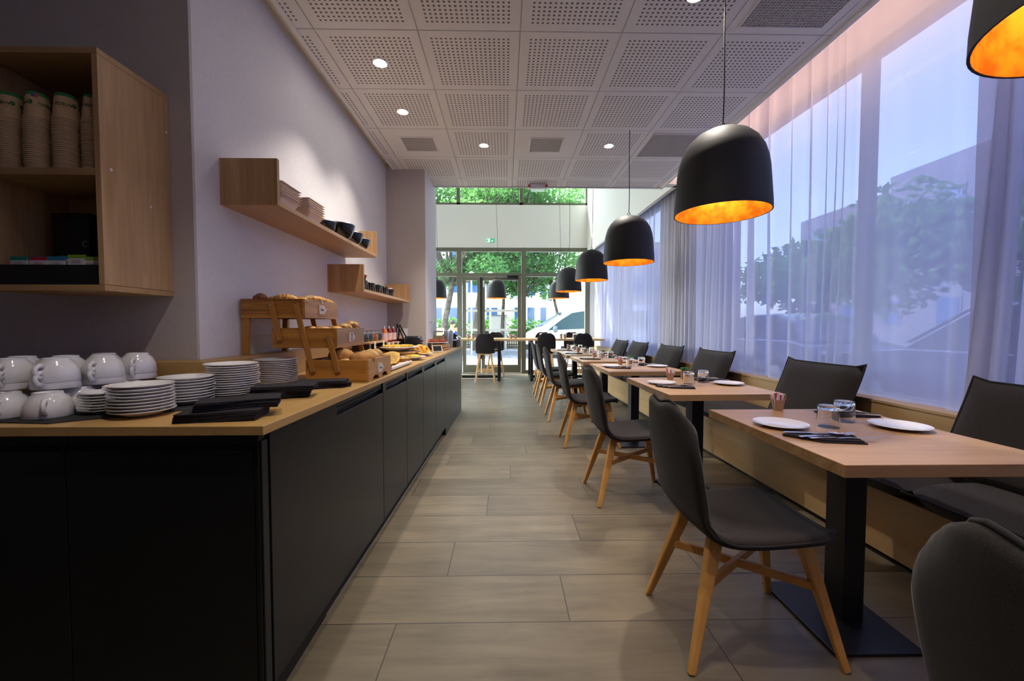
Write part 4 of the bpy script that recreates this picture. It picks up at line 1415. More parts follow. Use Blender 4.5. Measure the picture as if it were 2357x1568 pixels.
# lower layer, rim down on the worktop
low = [(-1.572, 1.262, -55), (-1.447, 1.265, -50), (-1.600, 1.385, -80), (-1.370, 1.400, -30), (-1.485, 1.390, -70), (-1.420, 1.505, -40), (-1.330, 1.590, 10), (-1.545, 1.510, -20), (-1.665, 1.49, 0), (-1.265, 1.600, 30), (-1.360, 1.485, -10)]
ldesc = ['front row, leftmost on the worktop', 'front row, second from the left edge on the worktop', 'second row, far left', 'left of the saucer stack, front', 'second row behind the front pair', 'third row behind the saucer stack', 'back row between cups and plates', 'third row, under stacked cups', 'third row, left edge', 'back row beside the middle plate stack', 'behind the nearest plate stack']
for (x, y, a), d in zip(low, ldesc):
    cups.append((x, y, ZT + .0036, a, 'upturned white coffee cup, ' + d))
hi = [(-1.625, 1.325, -60), (-1.502, 1.340, -75), (-1.462, 1.455, -70), (-1.455, 1.580, -60), (-1.585, 1.450, -80), (-1.700, 1.42, 0), (-1.570, 1.570, -80)]
hdesc = ['at the far left edge', 'second from the left, front', 'third from the left, front', 'rightmost, just left of the bare upstand', 'behind the second one', 'hidden at the back left', 'at the back beside the rightmost']
for (x, y, a), d in zip(hi, hdesc):
    for k in range(2):
        cups.append((x, y, ZT + .080 + k * .022, a, ('lower' if k == 0 else 'upper') + ' white cup of the raised nested pair, ' + d))
for x, y, z, a, lb in cups:
    o = tea0 if first else copy_tree(tea0)
    first = False
    o.location = (x + .052, y, z)
    o.rotation_euler.z = R(a)
    o.scale = (1.26, 1.26, 1.14)
    tag(o, lb, 'cup', 'upturned white coffee cups')

# folded black paper napkins in fanned piles
def napkin(sx, sy, t=.0028):
    mb = MB()
    vs, fs = [], []
    n = 8
    for j in range(3):
        for i in range(n + 1):
            u = -1 + 2 * i / n
            vs.append((u * sx / 2, (-1 + j) * sy / 2, .0018 * math.sin(u * 2.4) + (0.0012 if j == 1 else 0)))
    N = len(vs)
    vs += [(x, y, z + t) for x, y, z in vs]
    for j in range(2):
        for i in range(n):
            q = j * (n + 1) + i
            fs.append((q, q + n + 1, q + n + 2, q + 1))
            fs.append((N + q, N + q + 1, N + q + n + 2, N + q + n + 1))
    for i in range(n):
        fs.append((i, i + 1, N + i + 1, N + i))
        q = 2 * (n + 1) + i
        fs.append((q + 1, q, N + q, N + q + 1))
    for j in range(2):
        a, b = j * (n + 1), (j + 1) * (n + 1)
        fs.append((b, a, N + a, N + b))
        a, b = a + n, b + n
        fs.append((a, b, N + b, N + a))
    return mb.add(vs, fs).mesh('napkin', 'napkin')
nk = napkin(.215, .105)
NP = [(-.850, 1.238, 8, 8, 0, 'lower pile nearest the counter corner'), (-.825, 1.275, 24, 8, 8, 'upper tilted pile nearest the counter corner'),
      (-.885, 1.60, 30, 8, 0, 'lower pile of the middle napkin heap'), (-.862, 1.61, 14, 6, 8, 'upper pile of the middle napkin heap'),
      (-.825, 1.870, 32, 5, 0, 'lower pile in front of the basket stand'), (-.835, 1.868, 12, 4, 5, 'upper pile in front of the basket stand')]
for (x, y, a, n, b0, d) in NP:
    for k in range(n):
        o = D.objects.new('napkin', nk)
        COL.objects.link(o)
        o.location = (x + .0008 * k + random.uniform(-.0015, .0015), y + random.uniform(-.0015, .0015), ZT + .0022 + (b0 + k) * .0034)
        o.rotation_euler.z = R(a + random.uniform(-2, 2) + k * .5)
        if b0:
            o.rotation_euler.y = R(1.2)
        pos = 'topmost' if k == n - 1 else ORD[k] + ' from the bottom'
        tag(o, 'black paper napkin, %s, %s' % (pos, d), 'napkin', 'black napkins, ' + d)

# ================================================================== THREE-TIER BASKET STAND
bs = empty('basket_stand', (-.99, 2.225, ZT), 0, 'three-tier wooden cantilever basket stand filled with breads and pastries', 'basket stand')
def bsb(nm, mb, m, par=bs, **k):
    mb.v = [(x + .99, y - 2.225, z - ZT) for x, y, z in mb.v]
    return mb.build(nm, m, par, **k)
def arch_panel(x, ya, yb, z0, z1, t=.012):
    pts = [(ya, z0)]
    L_ = yb - ya
    for c in (ya + L_ * .30, ya + L_ * .70):
        for k in range(9):
            a = math.pi - math.pi * k / 8
            pts.append((c + .055 * math.cos(a), z0 + .024 * math.sin(a)))
    pts += [(yb, z0), (yb, z1), (ya, z1)]
    return MB().prism(pts, 'X', x - t, x)
def tier(x0, x1, z0, z1, arched=False):
    y0, y1 = 2.03, 2.42
    t = bsb('tray', MB().box(x0, x1 - .012, y0, y0 + .012, z0, z1).box(x0, x1 - .012, y1 - .012, y1, z0, z1).box(x0, x0 + .012, y0 + .012, y1 - .012, z0, z1).box(x0 + .012, x1 - .012, y0 + .012, y1 - .012, z0 + (.026 if arched else .004), z0 + (.034 if arched else .012)), 'basket', bevel=.001)
    pf = arch_panel(x1, y0, y1, z0, z1) if arched else MB().box(x1 - .012, x1, y0, y1, z0, z1)
    f = bsb('end_board', pf, 'basket_y', t, bevel=.001)
    f.parent = t
    f['label'] = 'paler end board facing the aisle'
    tg = MB().prism([(y0 + .15, (z0 + z1) / 2 - .024), (y0 + .205, (z0 + z1) / 2 - .024), (y0 + .235, (z0 + z1) / 2), (y0 + .205, (z0 + z1) / 2 + .024), (y0 + .15, (z0 + z1) / 2 + .024)], 'X', x1, x1 + .004)
    tg.v = [(x + .99, y - 2.225, z - ZT) for x, y, z in tg.v]
    g_ = tg.build('name_tag', 'tag_white', t)
    return t
bt = tier(-.985, -.675, ZT + .0005, .99, True)
mt = tier(-1.145, -.828, 1.050, 1.148)
tt = tier(-1.295, -.983, 1.198, 1.292)
def scrawl(x, y, z, words):
    for i, wd in enumerate(words):
        me = text_mesh(wd, .017, 'ink', depth=.0003)
        o = lettering('lettering', me, bs, (x + .99, y - 2.225, z - ZT - i * .014), R(90))
scrawl(-.674 + .0045, 2.215, .935, ['Pains'])
scrawl(-.828 + .0045, 2.215, 1.113, ['Pain', 'au', 'lait'])
scrawl(-.983 + .0045, 2.215, 1.245, ['Vienn.'])
for (xa, za, xb, zb) in ((-1.143, 1.261, -1.108, 1.098), (-1.023, 1.254, -.949, .942), (-.866, 1.098, -.827, .942)):
    for yy in (2.024, 2.426):
        a = MB().bar((xa - .003, yy, za + .014), (xb + .003, yy, zb - .014), .011, .028, up=(1, 0, 0))
        ar_ = bsb('arm', a, 'basket_z', bevel=.004)
        for (x, z) in ((xa, za), (xb, zb)):
            sc_ = MB()
            s_ = -1 if yy < 2.2 else 1
            sc_.blob((x, yy + s_ * .006, z), .004, .0018, .004, 8, 4)
            sc_.v = [(x_ + .99, y_ - 2.225, z_ - ZT) for x_, y_, z_ in sc_.v]
            sc_.build('screw', 'alu', ar_, smooth=True)
for yy in (2.045, 2.405):
    bsb('leg', MB().bar((-1.283, yy, 1.0153), (-1.275, yy, 1.198), .030, .024, up=(0, 1, 0)), 'basket_z', bevel=.002)
bsb('latch', MB().tube([(-.981, 2.215 + .012 * math.cos(a), 1.288 + .006 * math.sin(a)) for a in [k * math.pi / 5 for k in range(10)]], .0022, 6, cyclic=True), 'chrome', smooth=True)

def croissant_mesh(l=.13, r=.026, m='croissant', bend=.9, ridges=7):
    pts, rs = [], []
    n = 28
    for i in range(n + 1):
        t = -1 + 2 * i / n
        a = t * bend
        pts.append((l * .62 * math.sin(a), -l * .62 * (1 - math.cos(a)), 0))
        rr = r * (1 - abs(t) ** 1.8) ** .8 + .004
        rr *= 1 + .13 * abs(math.sin(ridges * math.pi * (t + 1) / 2))
        rs.append(rr)
    return MB().tube(pts, rs, 12, flat=.85).mesh('croissant', m, smooth=True, ang=180)
cr1, cr2 = croissant_mesh(), croissant_mesh(.11, .024, 'croissant_dark', .5, 5)
def put(me, name, loc, rot, label, cat, group, s=1.0):
    o = D.objects.new(name, me)
    COL.objects.link(o)
    o.location = loc
    o.rotation_euler = [R(a) for a in rot]
    o.scale = (s, s, s)
    return tag(o, label, cat, group)
k = 0
for x, y, z, rz, m_, d in ((-1.225, 2.075, 1.283, 25, 1, 'left front corner'), (-1.165, 2.10, 1.268, -10, 0, 'front edge, left of middle'), (-1.125, 2.14, 1.284, 40, 1, 'behind the front edge'), (-1.09, 2.075, 1.277, 15, 0, 'front edge, middle'),
                         (-1.035, 2.09, 1.264, -20, 0, 'front right'), (-1.03, 2.20, 1.280, 60, 0, 'right side, before the label'), (-1.035, 2.30, 1.281, 80, 0, 'right side, above the label'), (-1.03, 2.375, 1.272, 100, 0, 'far right corner'),
                         (-1.13, 2.24, 1.262, 10, 0, 'centre of the tray'), (-1.22, 2.22, 1.268, 120, 1, 'wall side'), (-1.14, 2.35, 1.266, 30, 0, 'far side')):
    put((cr1, cr2)[m_], 'croissant', (x, y, z + .016), (random.uniform(-12, 12), random.uniform(-8, 8), rz), '%s croissant in the top basket, %s' % (('golden', 'dark brown')[m_], d), 'croissant', 'croissants in the top basket', .95)
roll = MB().blob((0, 0, 0), .055, .042, .030, 18, 12, .015).mesh('sweet_roll', 'croissant', smooth=True, ang=180)
for x, y, z, rz, s, d in ((-1.0, 2.12, 1.125, 10, .8, 'front left'), (-.93, 2.10, 1.122, 30, .85, 'front, near the arm'), (-.885, 2.15, 1.125, 0, .8, 'by the front right corner'), (-.885, 2.27, 1.135, 80, .95, 'right side behind the label'),
                          (-.88, 2.36, 1.145, 100, 1.1, 'far right, rising above the rim'), (-1.0, 2.26, 1.118, 40, .9, 'middle of the tray'), (-.98, 2.36, 1.122, 0, .9, 'far side')):
    put(roll, 'sweet_roll', (x, y, z + .010), (0, 0, rz), 'golden sweet roll in the middle basket, ' + d, 'bread roll', 'sweet rolls in the middle basket', s)
def roll_mesh(nm, m):
    mb = MB().blob((0, 0, 0), .058, .048, .038, 24, 14, .012)
    me = mb.mesh(nm, m, smooth=True, ang=180)
    for v in me.vertices:            # scored cut along the top
        if v.co.z > .018:
            v.co.z -= .010 * math.exp(-(v.co.y / .007) ** 2) * (1 - abs(v.co.x) / .06)
    return me
rb1, rb2 = roll_mesh('bread_roll', 'bread'), roll_mesh('bread_roll', 'bread_light')
for x, y, z, rz, m_, s, d in ((-.93, 2.09, .955, 10, 1, .75, 'front left, small and half hidden by the arm'), (-.845, 2.13, 1.002, 40, 0, 1.05, 'dark one behind the front edge'), (-.80, 2.075, .965, 0, 1, .75, 'small pale one at the front edge'), (-.735, 2.10, .985, 20, 0, 1.05, 'large floury one at the front right corner'),
                              (-.735, 2.21, .990, 60, 1, 1.0, 'pale one along the aisle side'), (-.745, 2.32, .992, 100, 1, 1.0, 'pale one toward the far right corner'), (-.86, 2.26, .975, 0, 0, .9, 'brown one in the middle'), (-.85, 2.36, .975, 30, 1, .9, 'pale one at the far side')):
    put((rb1, rb2)[m_], 'bread_roll', (x, y, z), (random.uniform(-10, 10), random.uniform(-10, 10), rz), 'crusty bread roll in the lowest basket, ' + d, 'bread roll', 'bread rolls in the lowest basket', s * 1.1)

# ================================================================== FOOD ALONG THE COUNTER
bd = empty('serving_board', (-.835, 2.76, ZT), R(-1), 'pale serving board with yellow sponge slices, in front of the bottom basket end', 'board')
MB().box(-.14, .14, -.25, .25, .006, .024).build('board_body', 'oak_y', bd, bevel=.004)
MB().box(.128, .150, -.252, .252, .004, .028).build('rounded_edge', 'white_plastic', bd, bevel=.009, seg=3)
MB().box(-.12, -.10, -.22, .22, 0, .006).box(.10, .12, -.22, .22, 0, .006).build('feet', 'black_metal', bd)
def slice_mesh():
    pts = [(-.045, 0), (.045, 0), (.045, .060)] + [(.045 - .09 * k / 6, .060 + .018 * math.sin(math.pi * k / 6)) for k in range(1, 6)] + [(-.045, .060)]
    mb = MB().prism(pts, 'Y', -.011, .011)
    for i, f in enumerate(mb.f):
        if i > 1:
            mb.m[i] = 1
    return mb.mesh('cake_slice', ['cake', 'cake_crust'])
sl = slice_mesh()
for k, d in enumerate(('nearest, largest looking of the leaning row', 'leaning just behind the nearest one', 'third of the leaning row', 'fourth of the leaning row', 'fifth of the leaning row', 'farthest of the leaning row')):
    o = put(sl, 'cake_slice', (-.752 - .010 * k, 2.640 + .058 * k, ZT + .0285), (-40 - 2 * k, 0, 18), 'yellow sponge cake slice, ' + d, 'cake slice', 'sponge slices on the serving board', 1.12)
for x, y, rz, d in ((-.742, 2.545, 10, 'lying flat at the near corner of the board'), (-.745, 2.97, 35, 'lying flat at the far end of the board')):
    o = put(sl, 'cake_slice', (x, y, ZT + .0375), (90, 0, rz), 'pale sponge slice ' + d, 'cake slice', 'sponge slices on the serving board', .9)

def riser(x, y0, y1, z, w_, label, tags, nm='display_riser'):
    o = empty(nm, (x, (y0 + y1) / 2, ZT), 0, label, 'riser', 'wooden display risers on the counter')
    h = (y1 - y0) / 2
    MB().box(-w_ / 2, w_ / 2, -h, h, z - ZT - .014, z - ZT).build('board', 'oak_y', o, bevel=.001)
    for sy in (-1, 1):
        MB().box(-w_ / 2 + .01, w_ / 2 - .01, sy * (h - .02) - .006, sy * (h - .02) + .006, 0, z - ZT - .014).build('foot', 'black_metal', o)
    for ty in tags:
        t = MB().box(w_ / 2 + .001, w_ / 2 + .004, ty - (y0 + y1) / 2 - .022, ty - (y0 + y1) / 2 + .022, z - ZT - .050, z - ZT + .002).build('name_tag', 'tag_white', o)
        MB().box(w_ / 2 + .0042, w_ / 2 + .0046, ty - (y0 + y1) / 2 - .013, ty - (y0 + y1) / 2 + .013, z - ZT - .028, z - ZT - .022).build('handwriting', 'ink', t)
    return o
riser(-1.105, 3.13, 3.62, 1.033, .15, 'wooden riser carrying the round jam jars, with two hanging tags', (3.25, 3.48))
riser(-1.115, 3.66, 4.12, 1.005, .13, 'wooden riser carrying the three labelled bottles, with small tags', (3.72, 3.85, 4.02))
riser(-1.10, 4.18, 4.48, 1.040, .16, 'wooden riser carrying two frosted tubs behind the black easel', ())

def make_jar(fill):
    o = empty('jam_jar', (0, 0, 0))
    pr = [(0, 0), (.030, 0), (.037, .010), (.039, .035), (.033, .055), (.026, .064), (.027, .072)]
    MB().lathe([(0, .001)] + [(max(r - .003, 0), z + .002) for r, z in pr[1:5]] + [(0, .056)], 20).build('filling', fill, o, smooth=True, ang=60)
    MB().lathe(pr, 20).build('glass_body', 'glass', o, smooth=True, ang=60)
    MB().lathe([(0, .072), (.029, .072), (.029, .084), (.02, .090), (0, .090)], 20).build('lid', 'glass', o, smooth=True)
    MB().tube([(.0285 * math.cos(a), .0285 * math.sin(a), .0715) for a in [k * math.pi / 8 for k in range(16)]], .0014, 5, cyclic=True).tube([(.036, 0, .045), (.040, 0, .065), (.030, 0, .086)], .0014, 5).build('wire_clip', 'chrome', o, smooth=True)
    return o
for y, f_, d in ((3.20, 'jam_dark', 'dark seeds, nearest to the basket stand'), (3.31, 'jam_dark', 'dark filling, second from the basket stand'), (3.43, 'jam_orange', 'orange jam'), (3.55, 'jam_dark', 'dark filling, beside the labelled bottles')):
    o = make_jar(f_)
    o.location = (-1.095, y, 1.0335)
    tag(o, 'round clip-top jar with ' + d, 'jar', 'clip-top jars on the riser')
o = make_jar('jam_orange')
o.location = (-1.21, 3.38, 1.0335)
o.scale = (1.25, 1.25, 1.25)
o.location.z = 1.0155
tag(o, 'larger clip-top jar with orange contents at the wall, behind the row of jars', 'jar')
def make_bottle(fill):
    o = empty('syrup_bottle', (0, 0, 0))
    MB().lathe([(0, .001), (.030, .001), (.031, .004), (.031, .095), (.022, .118), (.012, .130), (0, .131)], 16).build('bottle_body', fill, o, smooth=True, ang=50)
    MB().lathe([(.0315, .020), (.0315, .088)], 16).build('paper_label', 'pink_label', o, smooth=True)
    MB().cyl((0, 0, 0), .010, .128, .150, 12).build('cap', 'white_plastic', o, smooth=True)
    return o
for y, f_, d in ((3.74, 'jam_orange', 'orange-red content, next to the jars'), (3.89, 'jam_red', 'dark red content, middle of three'), (4.04, 'jam_red', 'dark red content, beside the black easel')):
    o = make_bottle(f_)
    o.location = (-1.10, y, 1.0055)
    tag(o, 'pink-labelled bottle with ' + d, 'bottle', 'pink-labelled bottles on the riser')
for y, d in ((4.24, 'next to the easel'), (4.345, 'farther from the easel')):
    o = empty('frosted_tub', (-1.065, y, 1.0405), 0, 'tall frosted plastic tub ' + d, 'tub', 'frosted tubs on the riser')
    MB().lathe([(0, 0), (.034, 0), (.042, .085), (.040, .085), (.032, .003), (0, .003)], 20).build('tub_body', 'frost', o, smooth=True, ang=50)
    MB().lathe([(.041, .083), (.044, .083), (.044, .088), (.041, .088)], 20, closed=True).build('rim', 'white_plastic', o, smooth=True)
ea = empty('easel', (-1.02, 4.13, ZT), 0, 'black folding A-shaped easel standing behind the tart platter', 'easel')
e = MB()
for sy in (-.045, .045):
    e.bar((-.05, sy, .295), (.085, sy * 1.9, 0), .012, .014, up=(0, 1, 0)).bar((-.05, sy, .295), (-.085, sy * 1.3, 0), .010, .012, up=(0, 1, 0))
e.box(-.058, -.042, -.05, .05, .285, .300).bar((.018, -.06, .15), (.018, .06, .15), .010, .012)
e.build('frame', 'black_metal', ea, bevel=.001)

# tart platter on a board
pr_ = empty('display_riser', (-.93, 3.56, ZT), 0, 'low pale board lifting the tart platter', 'riser', 'wooden display risers on the counter')
MB().box(-.17, .17, -.15, .15, .045, .062).build('board', 'oak_x', pr_, bevel=.004)
for sy in (-1, 1):
    MB().box(-.15, .15, sy * .12 - .01, sy * .12 + .01, 0, .045).build('foot', 'oak_x', pr_)
def big_plate(r, h, x, y, z, label, name='platter'):
    p = [(0, 0), (.45 * r, 0), (.5 * r, .006), (.97 * r, h - .002), (r, h), (.985 * r, h + .004), (.93 * r, h), (.52 * r, .012), (0, .010)]
    o = MB().lathe(p, 48).build(name, 'ceramic', smooth=True, ang=60)
    o.location = (x, y, z)
    return tag(o, label, 'platter')
big_plate(.190, .036, -.935, 3.56, ZT + .0622, 'large white platter with a sliced golden tart, raised on a board')
for k in range(7):
    a0, a1 = 2 * math.pi * k / 8 + .05, 2 * math.pi * (k + 1) / 8 - .05
    arc = [(.138 * math.cos(a0 + (a1 - a0) * i / 5), .138 * math.sin(a0 + (a1 - a0) * i / 5)) for i in range(6)]
    o = MB().prism([(.008 * math.cos((a0 + a1) / 2), .008 * math.sin((a0 + a1) / 2))] + arc, 'Z', 0, .022).build('tart_slice', 'tart', bevel=.004)
    o.location = (-.935, 3.56, ZT + .0622 + .0285)
    tag(o, 'golden tart wedge on the raised platter, %s counting round from the aisle side' % ORD[k], 'tart', 'tart wedges on the raised platter')
big_plate(.105, .026, -.755, 3.36, ZT + .0003, 'small white plate of folded omelette near the counter edge')
o = MB().blob((0, 0, 0), .068, .055, .014, 20, 8, .10, flat_bottom=True).build('omelette', 'tart', smooth=True, ang=180)
o.location = (-.755, 3.36, ZT + .030)
tag(o, 'folded yellow omelette on the small white plate at the counter edge', 'omelette')
big_plate(.115, .026, -.785, 3.80, ZT + .0003, 'white plate with yellow ring doughnuts')
def ring(r, t):
    return MB().tube([(r * math.cos(a), r * math.sin(a), 0) for a in [k * math.pi / 12 for k in range(24)]], t, 14, cyclic=True).mesh('doughnut', 'donut', smooth=True, ang=180)
dn = ring(.031, .0175)
for x, y, z, rx, rz, d in ((-.805, 3.745, .048, 66, 42, 'leaning up at the front, its hole facing the camera'), (-.73, 3.80, .046, 60, 70, 'leaning at the aisle side, rightmost'), (-.80, 3.85, .052, 80, 30, 'standing behind the front pair'), (-.845, 3.80, .034, 10, 0, 'lying flat toward the wall')):
    put(dn, 'doughnut', (x, y, ZT + z + .006), (rx, 0, rz), 'yellow ring doughnut ' + d, 'doughnut', 'ring doughnuts on the white plate', 1.0)
cb = empty('chalkboard_sign', (-.715, 4.36, ZT), R(28), 'small slanted chalkboard price sign with white frame on the counter', 'sign')
q = MB()
q.add([(-.055, 0, .004), (.055, 0, .004), (.055, .030, .068), (-.055, .030, .068), (-.055, .008, 0), (.055, .008, 0), (.055, .038, .064), (-.055, .038, .064)], [(0, 1, 2, 3), (7, 6, 5, 4), (0, 4, 5, 1), (1, 5, 6, 2), (2, 6, 7, 3), (3, 7, 4, 0)])
q.build('frame', 'tag_white', cb, bevel=.001)
MB().add([(-.046, -.0005, .0115), (.046, -.0005, .0115), (.046, .0235, .0625), (-.046, .0235, .0625)], [(0, 1, 2, 3)]).build('slate', 'black_lam', cb).location = (0, .001, .0015)
MB().box(-.02, .02, .036, .060, 0, .004).bar((0, .034, .05), (0, .058, .004), .012, .004).build('stand', 'black_metal', cb)

# small crate with a platter of glazed pastries
cr = empty('wooden_crate', (-.745, 4.80, ZT), 0, 'small pale wooden crate lifting the platter of red-brown pastries', 'crate')
q = MB()
for sx in (-.085, .078):
    for z in (.004, .034):
        q.box(sx, sx + .007, -.15, .15, z, z + .024)
for sy in (-.15, .143):
    for z in (.004, .034):
        q.box(-.078, .078, sy, sy + .007, z, z + .024)
q.build('slats', 'oak_y', cr, bevel=.0008)
q = MB()
for sx in (-.077, .066):
    for sy in (-.14, -.005, .13):
        q.box(sx, sx + .011, sy, sy + .011, 0, .066)
q.build('corner_posts', 'oak_z', cr)
MB().box(-.08, .08, -.145, .145, .060, .066).build('bottom_board', 'oak_y', cr)
big_plate(.140, .020, -.80, 4.78, ZT + .0665, 'flat white platter carrying red-brown glazed pastries')
cz = croissant_mesh(.085, .022, 'chorizo', .6, 5)
for i in range(8):
    put(cz, 'glazed_pastry', (-.875 + .024 * i, 4.74 + .012 * (i % 2), ZT + .100 + .006 * math.sin(i * 1.3)), (0, 0, 75), 'red-brown glazed pastry on the crate platter, %s from the left' % ORD[i], 'pastry', 'glazed pastries on the crate platter')
ts = empty('toaster', (-1.0, 4.30, ZT), 0, 'long black toaster in front of the grey pillar', 'toaster')
MB().box(-.125, .125, -.075, .075, .012, .170).build('body', 'bowl_black', ts, bevel=.025, seg=4)
MB().box(-.10, .10, -.04, -.015, .1695, .1712).box(-.10, .10, .015, .04, .1695, .1712).build('slots', 'black_gap', ts)
MB().box(.124, .150, -.012, .012, .118, .126).build('lever', 'black_metal', ts, bevel=.002)
MB().box(-.11, -.09, -.06, .06, 0, .012).box(.09, .11, -.06, .06, 0, .012).build('feet', 'black_gap', ts)

jr = empty('cereal_jar', (-.83, 5.12, ZT), 0, 'big round glass jar of muesli standing at the white pillar', 'jar')
pr = [(0, 0), (.055, 0), (.080, .03), (.088, .09), (.078, .15), (.055, .185), (.055, .20)]
MB().lathe([(0, .002)] + [(max(r - .004, 0), z + .003) for r, z in pr[1:5]] + [(0, .158)], 28).build('muesli', 'cereal', jr, smooth=True, ang=50)
MB().lathe(pr, 28).build('glass_body', 'glass', jr, smooth=True, ang=50)
MB().lathe([(0, .20), (.058, .20), (.058, .215), (0, .22)], 28).build('lid', 'alu', jr, smooth=True)
for i, (x, y, d) in enumerate(((-.735, 5.16, 'left'), (-.70, 5.30, 'right'))):
    o = empty('steel_dispenser', (x, y, ZT), 0, 'tall clear and steel dispenser beside the muesli jar, %s one of two' % d, 'dispenser', 'steel dispensers by the muesli jar')
    MB().cyl((0, 0, 0), .030, 0, .19, 20).build('cylinder', 'steel', o, smooth=True)
    MB().cyl((0, 0, 0), .032, .19, .215, 20).blob((0, 0, .222), .012, .012, .010, 10, 6).build('lid', 'chrome', o, smooth=True)
for i in range(4):
    o = empty('hanging_utensil', (-.882, 4.82 + i * .11, 1.20), 0, 'thin chrome utensil hanging on the white pillar side, %s from the camera' % ORD[i], 'utensil', 'chrome utensils on the pillar')
    MB().tube([(.004, 0, 0), (.012, 0, .008), (.018, 0, 0), (.014, .01, -.07), (.014, .018, -.12), (.014, 0, -.135), (.014, -.018, -.12), (.014, -.005, -.07)], .0018, 6).build('wire', 'chrome', o, smooth=True)
    MB().box(0, .006, -.01, .01, -.01, .01).build('hook_plate', 'alu', o)
bx = empty('capsule_box', (-.70, 5.40, ZT), 0, 'dark box filled with lilac wrapped items at the far end of the counter', 'box')
MB().box(-.07, .07, -.09, -.082, 0, .085).box(-.07, .07, .082, .09, 0, .085).box(-.07, -.062, -.082, .082, 0, .085).box(.062, .07, -.082, .082, 0, .085).box(-.062, .062, -.082, .082, 0, .006).build('box_body', 'black_metal', bx)
for i in range(10):
    o = MB().blob((0, 0, 0), .022, .018, .014, 8, 5, .1).build('wrapped_capsule', 'purple', smooth=True)
    o.location = (-.745 + .03 * (i % 4), 5.345 + .045 * (i // 4), ZT + .082 + .006 * (i % 3))
    tag(o, 'lilac wrapped item in the dark box at the end of the counter', 'sweet', 'lilac wrapped items in the dark box')
ck = empty('chrome_dispenser', (-.615, 5.48, ZT), 0, 'small chrome appliance at the very end of the counter', 'appliance')
MB().box(-.03, .03, -.05, .05, .0, .10).build('body', 'alu', ck, bevel=.006)
MB().blob((0, 0, .12), .035, .045, .022, 14, 8).tube([(.0, -.03, .13), (.0, -.06, .15), (.0, -.075, .13)], .006, 8).build('chrome_top', 'chrome', ck, smooth=True)

# ================================================================== TABLE SETTINGS
tp = plate_mesh(.099, .014)
def make_tumbler():
    mb = MB()
    mb.lathe([(0, .088), (.034, .088), (.0355, .085), (.0400, .002), (.0400, 0), (.0385, 0), (.0383, .002), (.0345, .070), (0, .072)][::-1], 32)
    o = empty('tumbler', (0, 0, 0))
    mb.build('glass_body', 'tumbler', o, smooth=True, ang=50)
    return o
tum0 = make_tumbler()
def make_napkin_set():
    """folded napkin is a thing; cutlery are things of their own"""
    mb = MB()
    vs, fs = [], []
    mb.prism([(-.135, .03), (-.05, -.055), (.09, -.070), (.118, .03), (.09, .055), (-.10, .055)], 'Z', 0, .004)
    mb.prism([(-.137, .032), (-.045, -.045), (.085, -.060), (.112, .026), (.088, .050), (-.10, .052)], 'Z', .0042, .009)
    return mb.mesh('folded_napkin', 'napkin')
nap = make_napkin_set()
def cutlery_meshes():
    def handle(mb, l=.11):
        for a, b, w0, w1 in ((-.10, -.02, .0068, .0040), (-.02, .03, .0040, .0032)):
            mb.hexa([(a, -w0, 0), (b, -w1, .0015), (b, w1, .0015), (a, w0, 0), (a, -w0, .0022), (b, -w1, .0042), (b, w1, .0042), (a, w0, .0022)])
        return mb
    sp = handle(MB())
    vs, fs = [], []
    for i in range(7):
        for j in range(12):
            r, a = i / 6, 2 * math.pi * j / 12
            vs.append((.052 + .024 * r * math.cos(a), .0155 * r * math.sin(a), .002 + .0055 * r * r))
    for i in range(6):
        for j in range(12):
            fs.append((i * 12 + j, i * 12 + (j + 1) % 12, (i + 1) * 12 + (j + 1) % 12, (i + 1) * 12 + j))
    sp.add(vs, fs)
    fk = handle(MB())
    fk.hexa([(.03, -.0028, .0015), (.05, -.011, .003), (.05, .011, .003), (.03, .0028, .0015), (.03, -.0028, .004), (.05, -.011, .005), (.05, .011, .005), (.03, .0028, .004)])
    for k in range(4):
        y = -.0095 + k * .00633
        fk.bar((.049, y, .004), (.088, y * .95, .009), .003, .0018, .0018, .0014)
    kf = handle(MB())
    kf.prism([(.02, -.003), (.085, -.0075), (.112, .002), (.11, .003), (.02, .003)], 'Z', .0022, .0036)
    return [m_.mesh(n_, 'steel', smooth=True, ang=30) for m_, n_ in ((sp, 'spoon'), (fk, 'fork'), (kf, 'knife'))]
SPM, FKM, KNM = cutlery_meshes()
def make_sugar():
    o = empty('sugar_pot', (0, 0, 0))
    MB().lathe([(0, 0), (.020, 0), (.0275, .048), (.0282, .052), (.026, .052), (.0185, .003), (0, .003)], 24).build('pot', 'pot_kraft', o, smooth=True, ang=50)
    return o
def make_plant():
    o = empty('potted_succulent', (0, 0, 0))
    MB().lathe([(0, 0), (.019, 0), (.022, .02), (.020, .048), (.022, .060), (.018, .060), (.016, .045), (0, .045)], 20).build('pot', 'pot_kraft', o, smooth=True, ang=50)
    lf = MB()
    for ringi, (n, r, h, l) in enumerate(((8, .010, .058, .028), (7, .007, .062, .024), (5, .004, .066, .018))):
        for k in range(n):
            a = 2 * math.pi * k / n + ringi * .4
            ca, sa = math.cos(a), math.sin(a)
            up_ = (.35, .75, 1.3)[ringi]
            b = Vector((r * ca, r * sa, h))
            t = b + Vector((ca, sa, up_)).normalized() * l
            m_ = (b + t) / 2 + Vector((0, 0, .002))
            lf.tube([b, m_, t], [.004, .0055, .001], 6, flat=.5)
    lf.build('leaves', 'leaf', o, smooth=True, ang=180)
    return o
sug0, pl0 = make_sugar(), make_plant()
used = dict(s=False, p=False, t=False)
def inst(o, key):
    if not used[key]:
        used[key] = True
        return o
    return copy_tree(o)
WH = ['the nearest full table', 'the second table', 'the third table', 'the fourth table', 'the fifth table', 'the farthest low table']
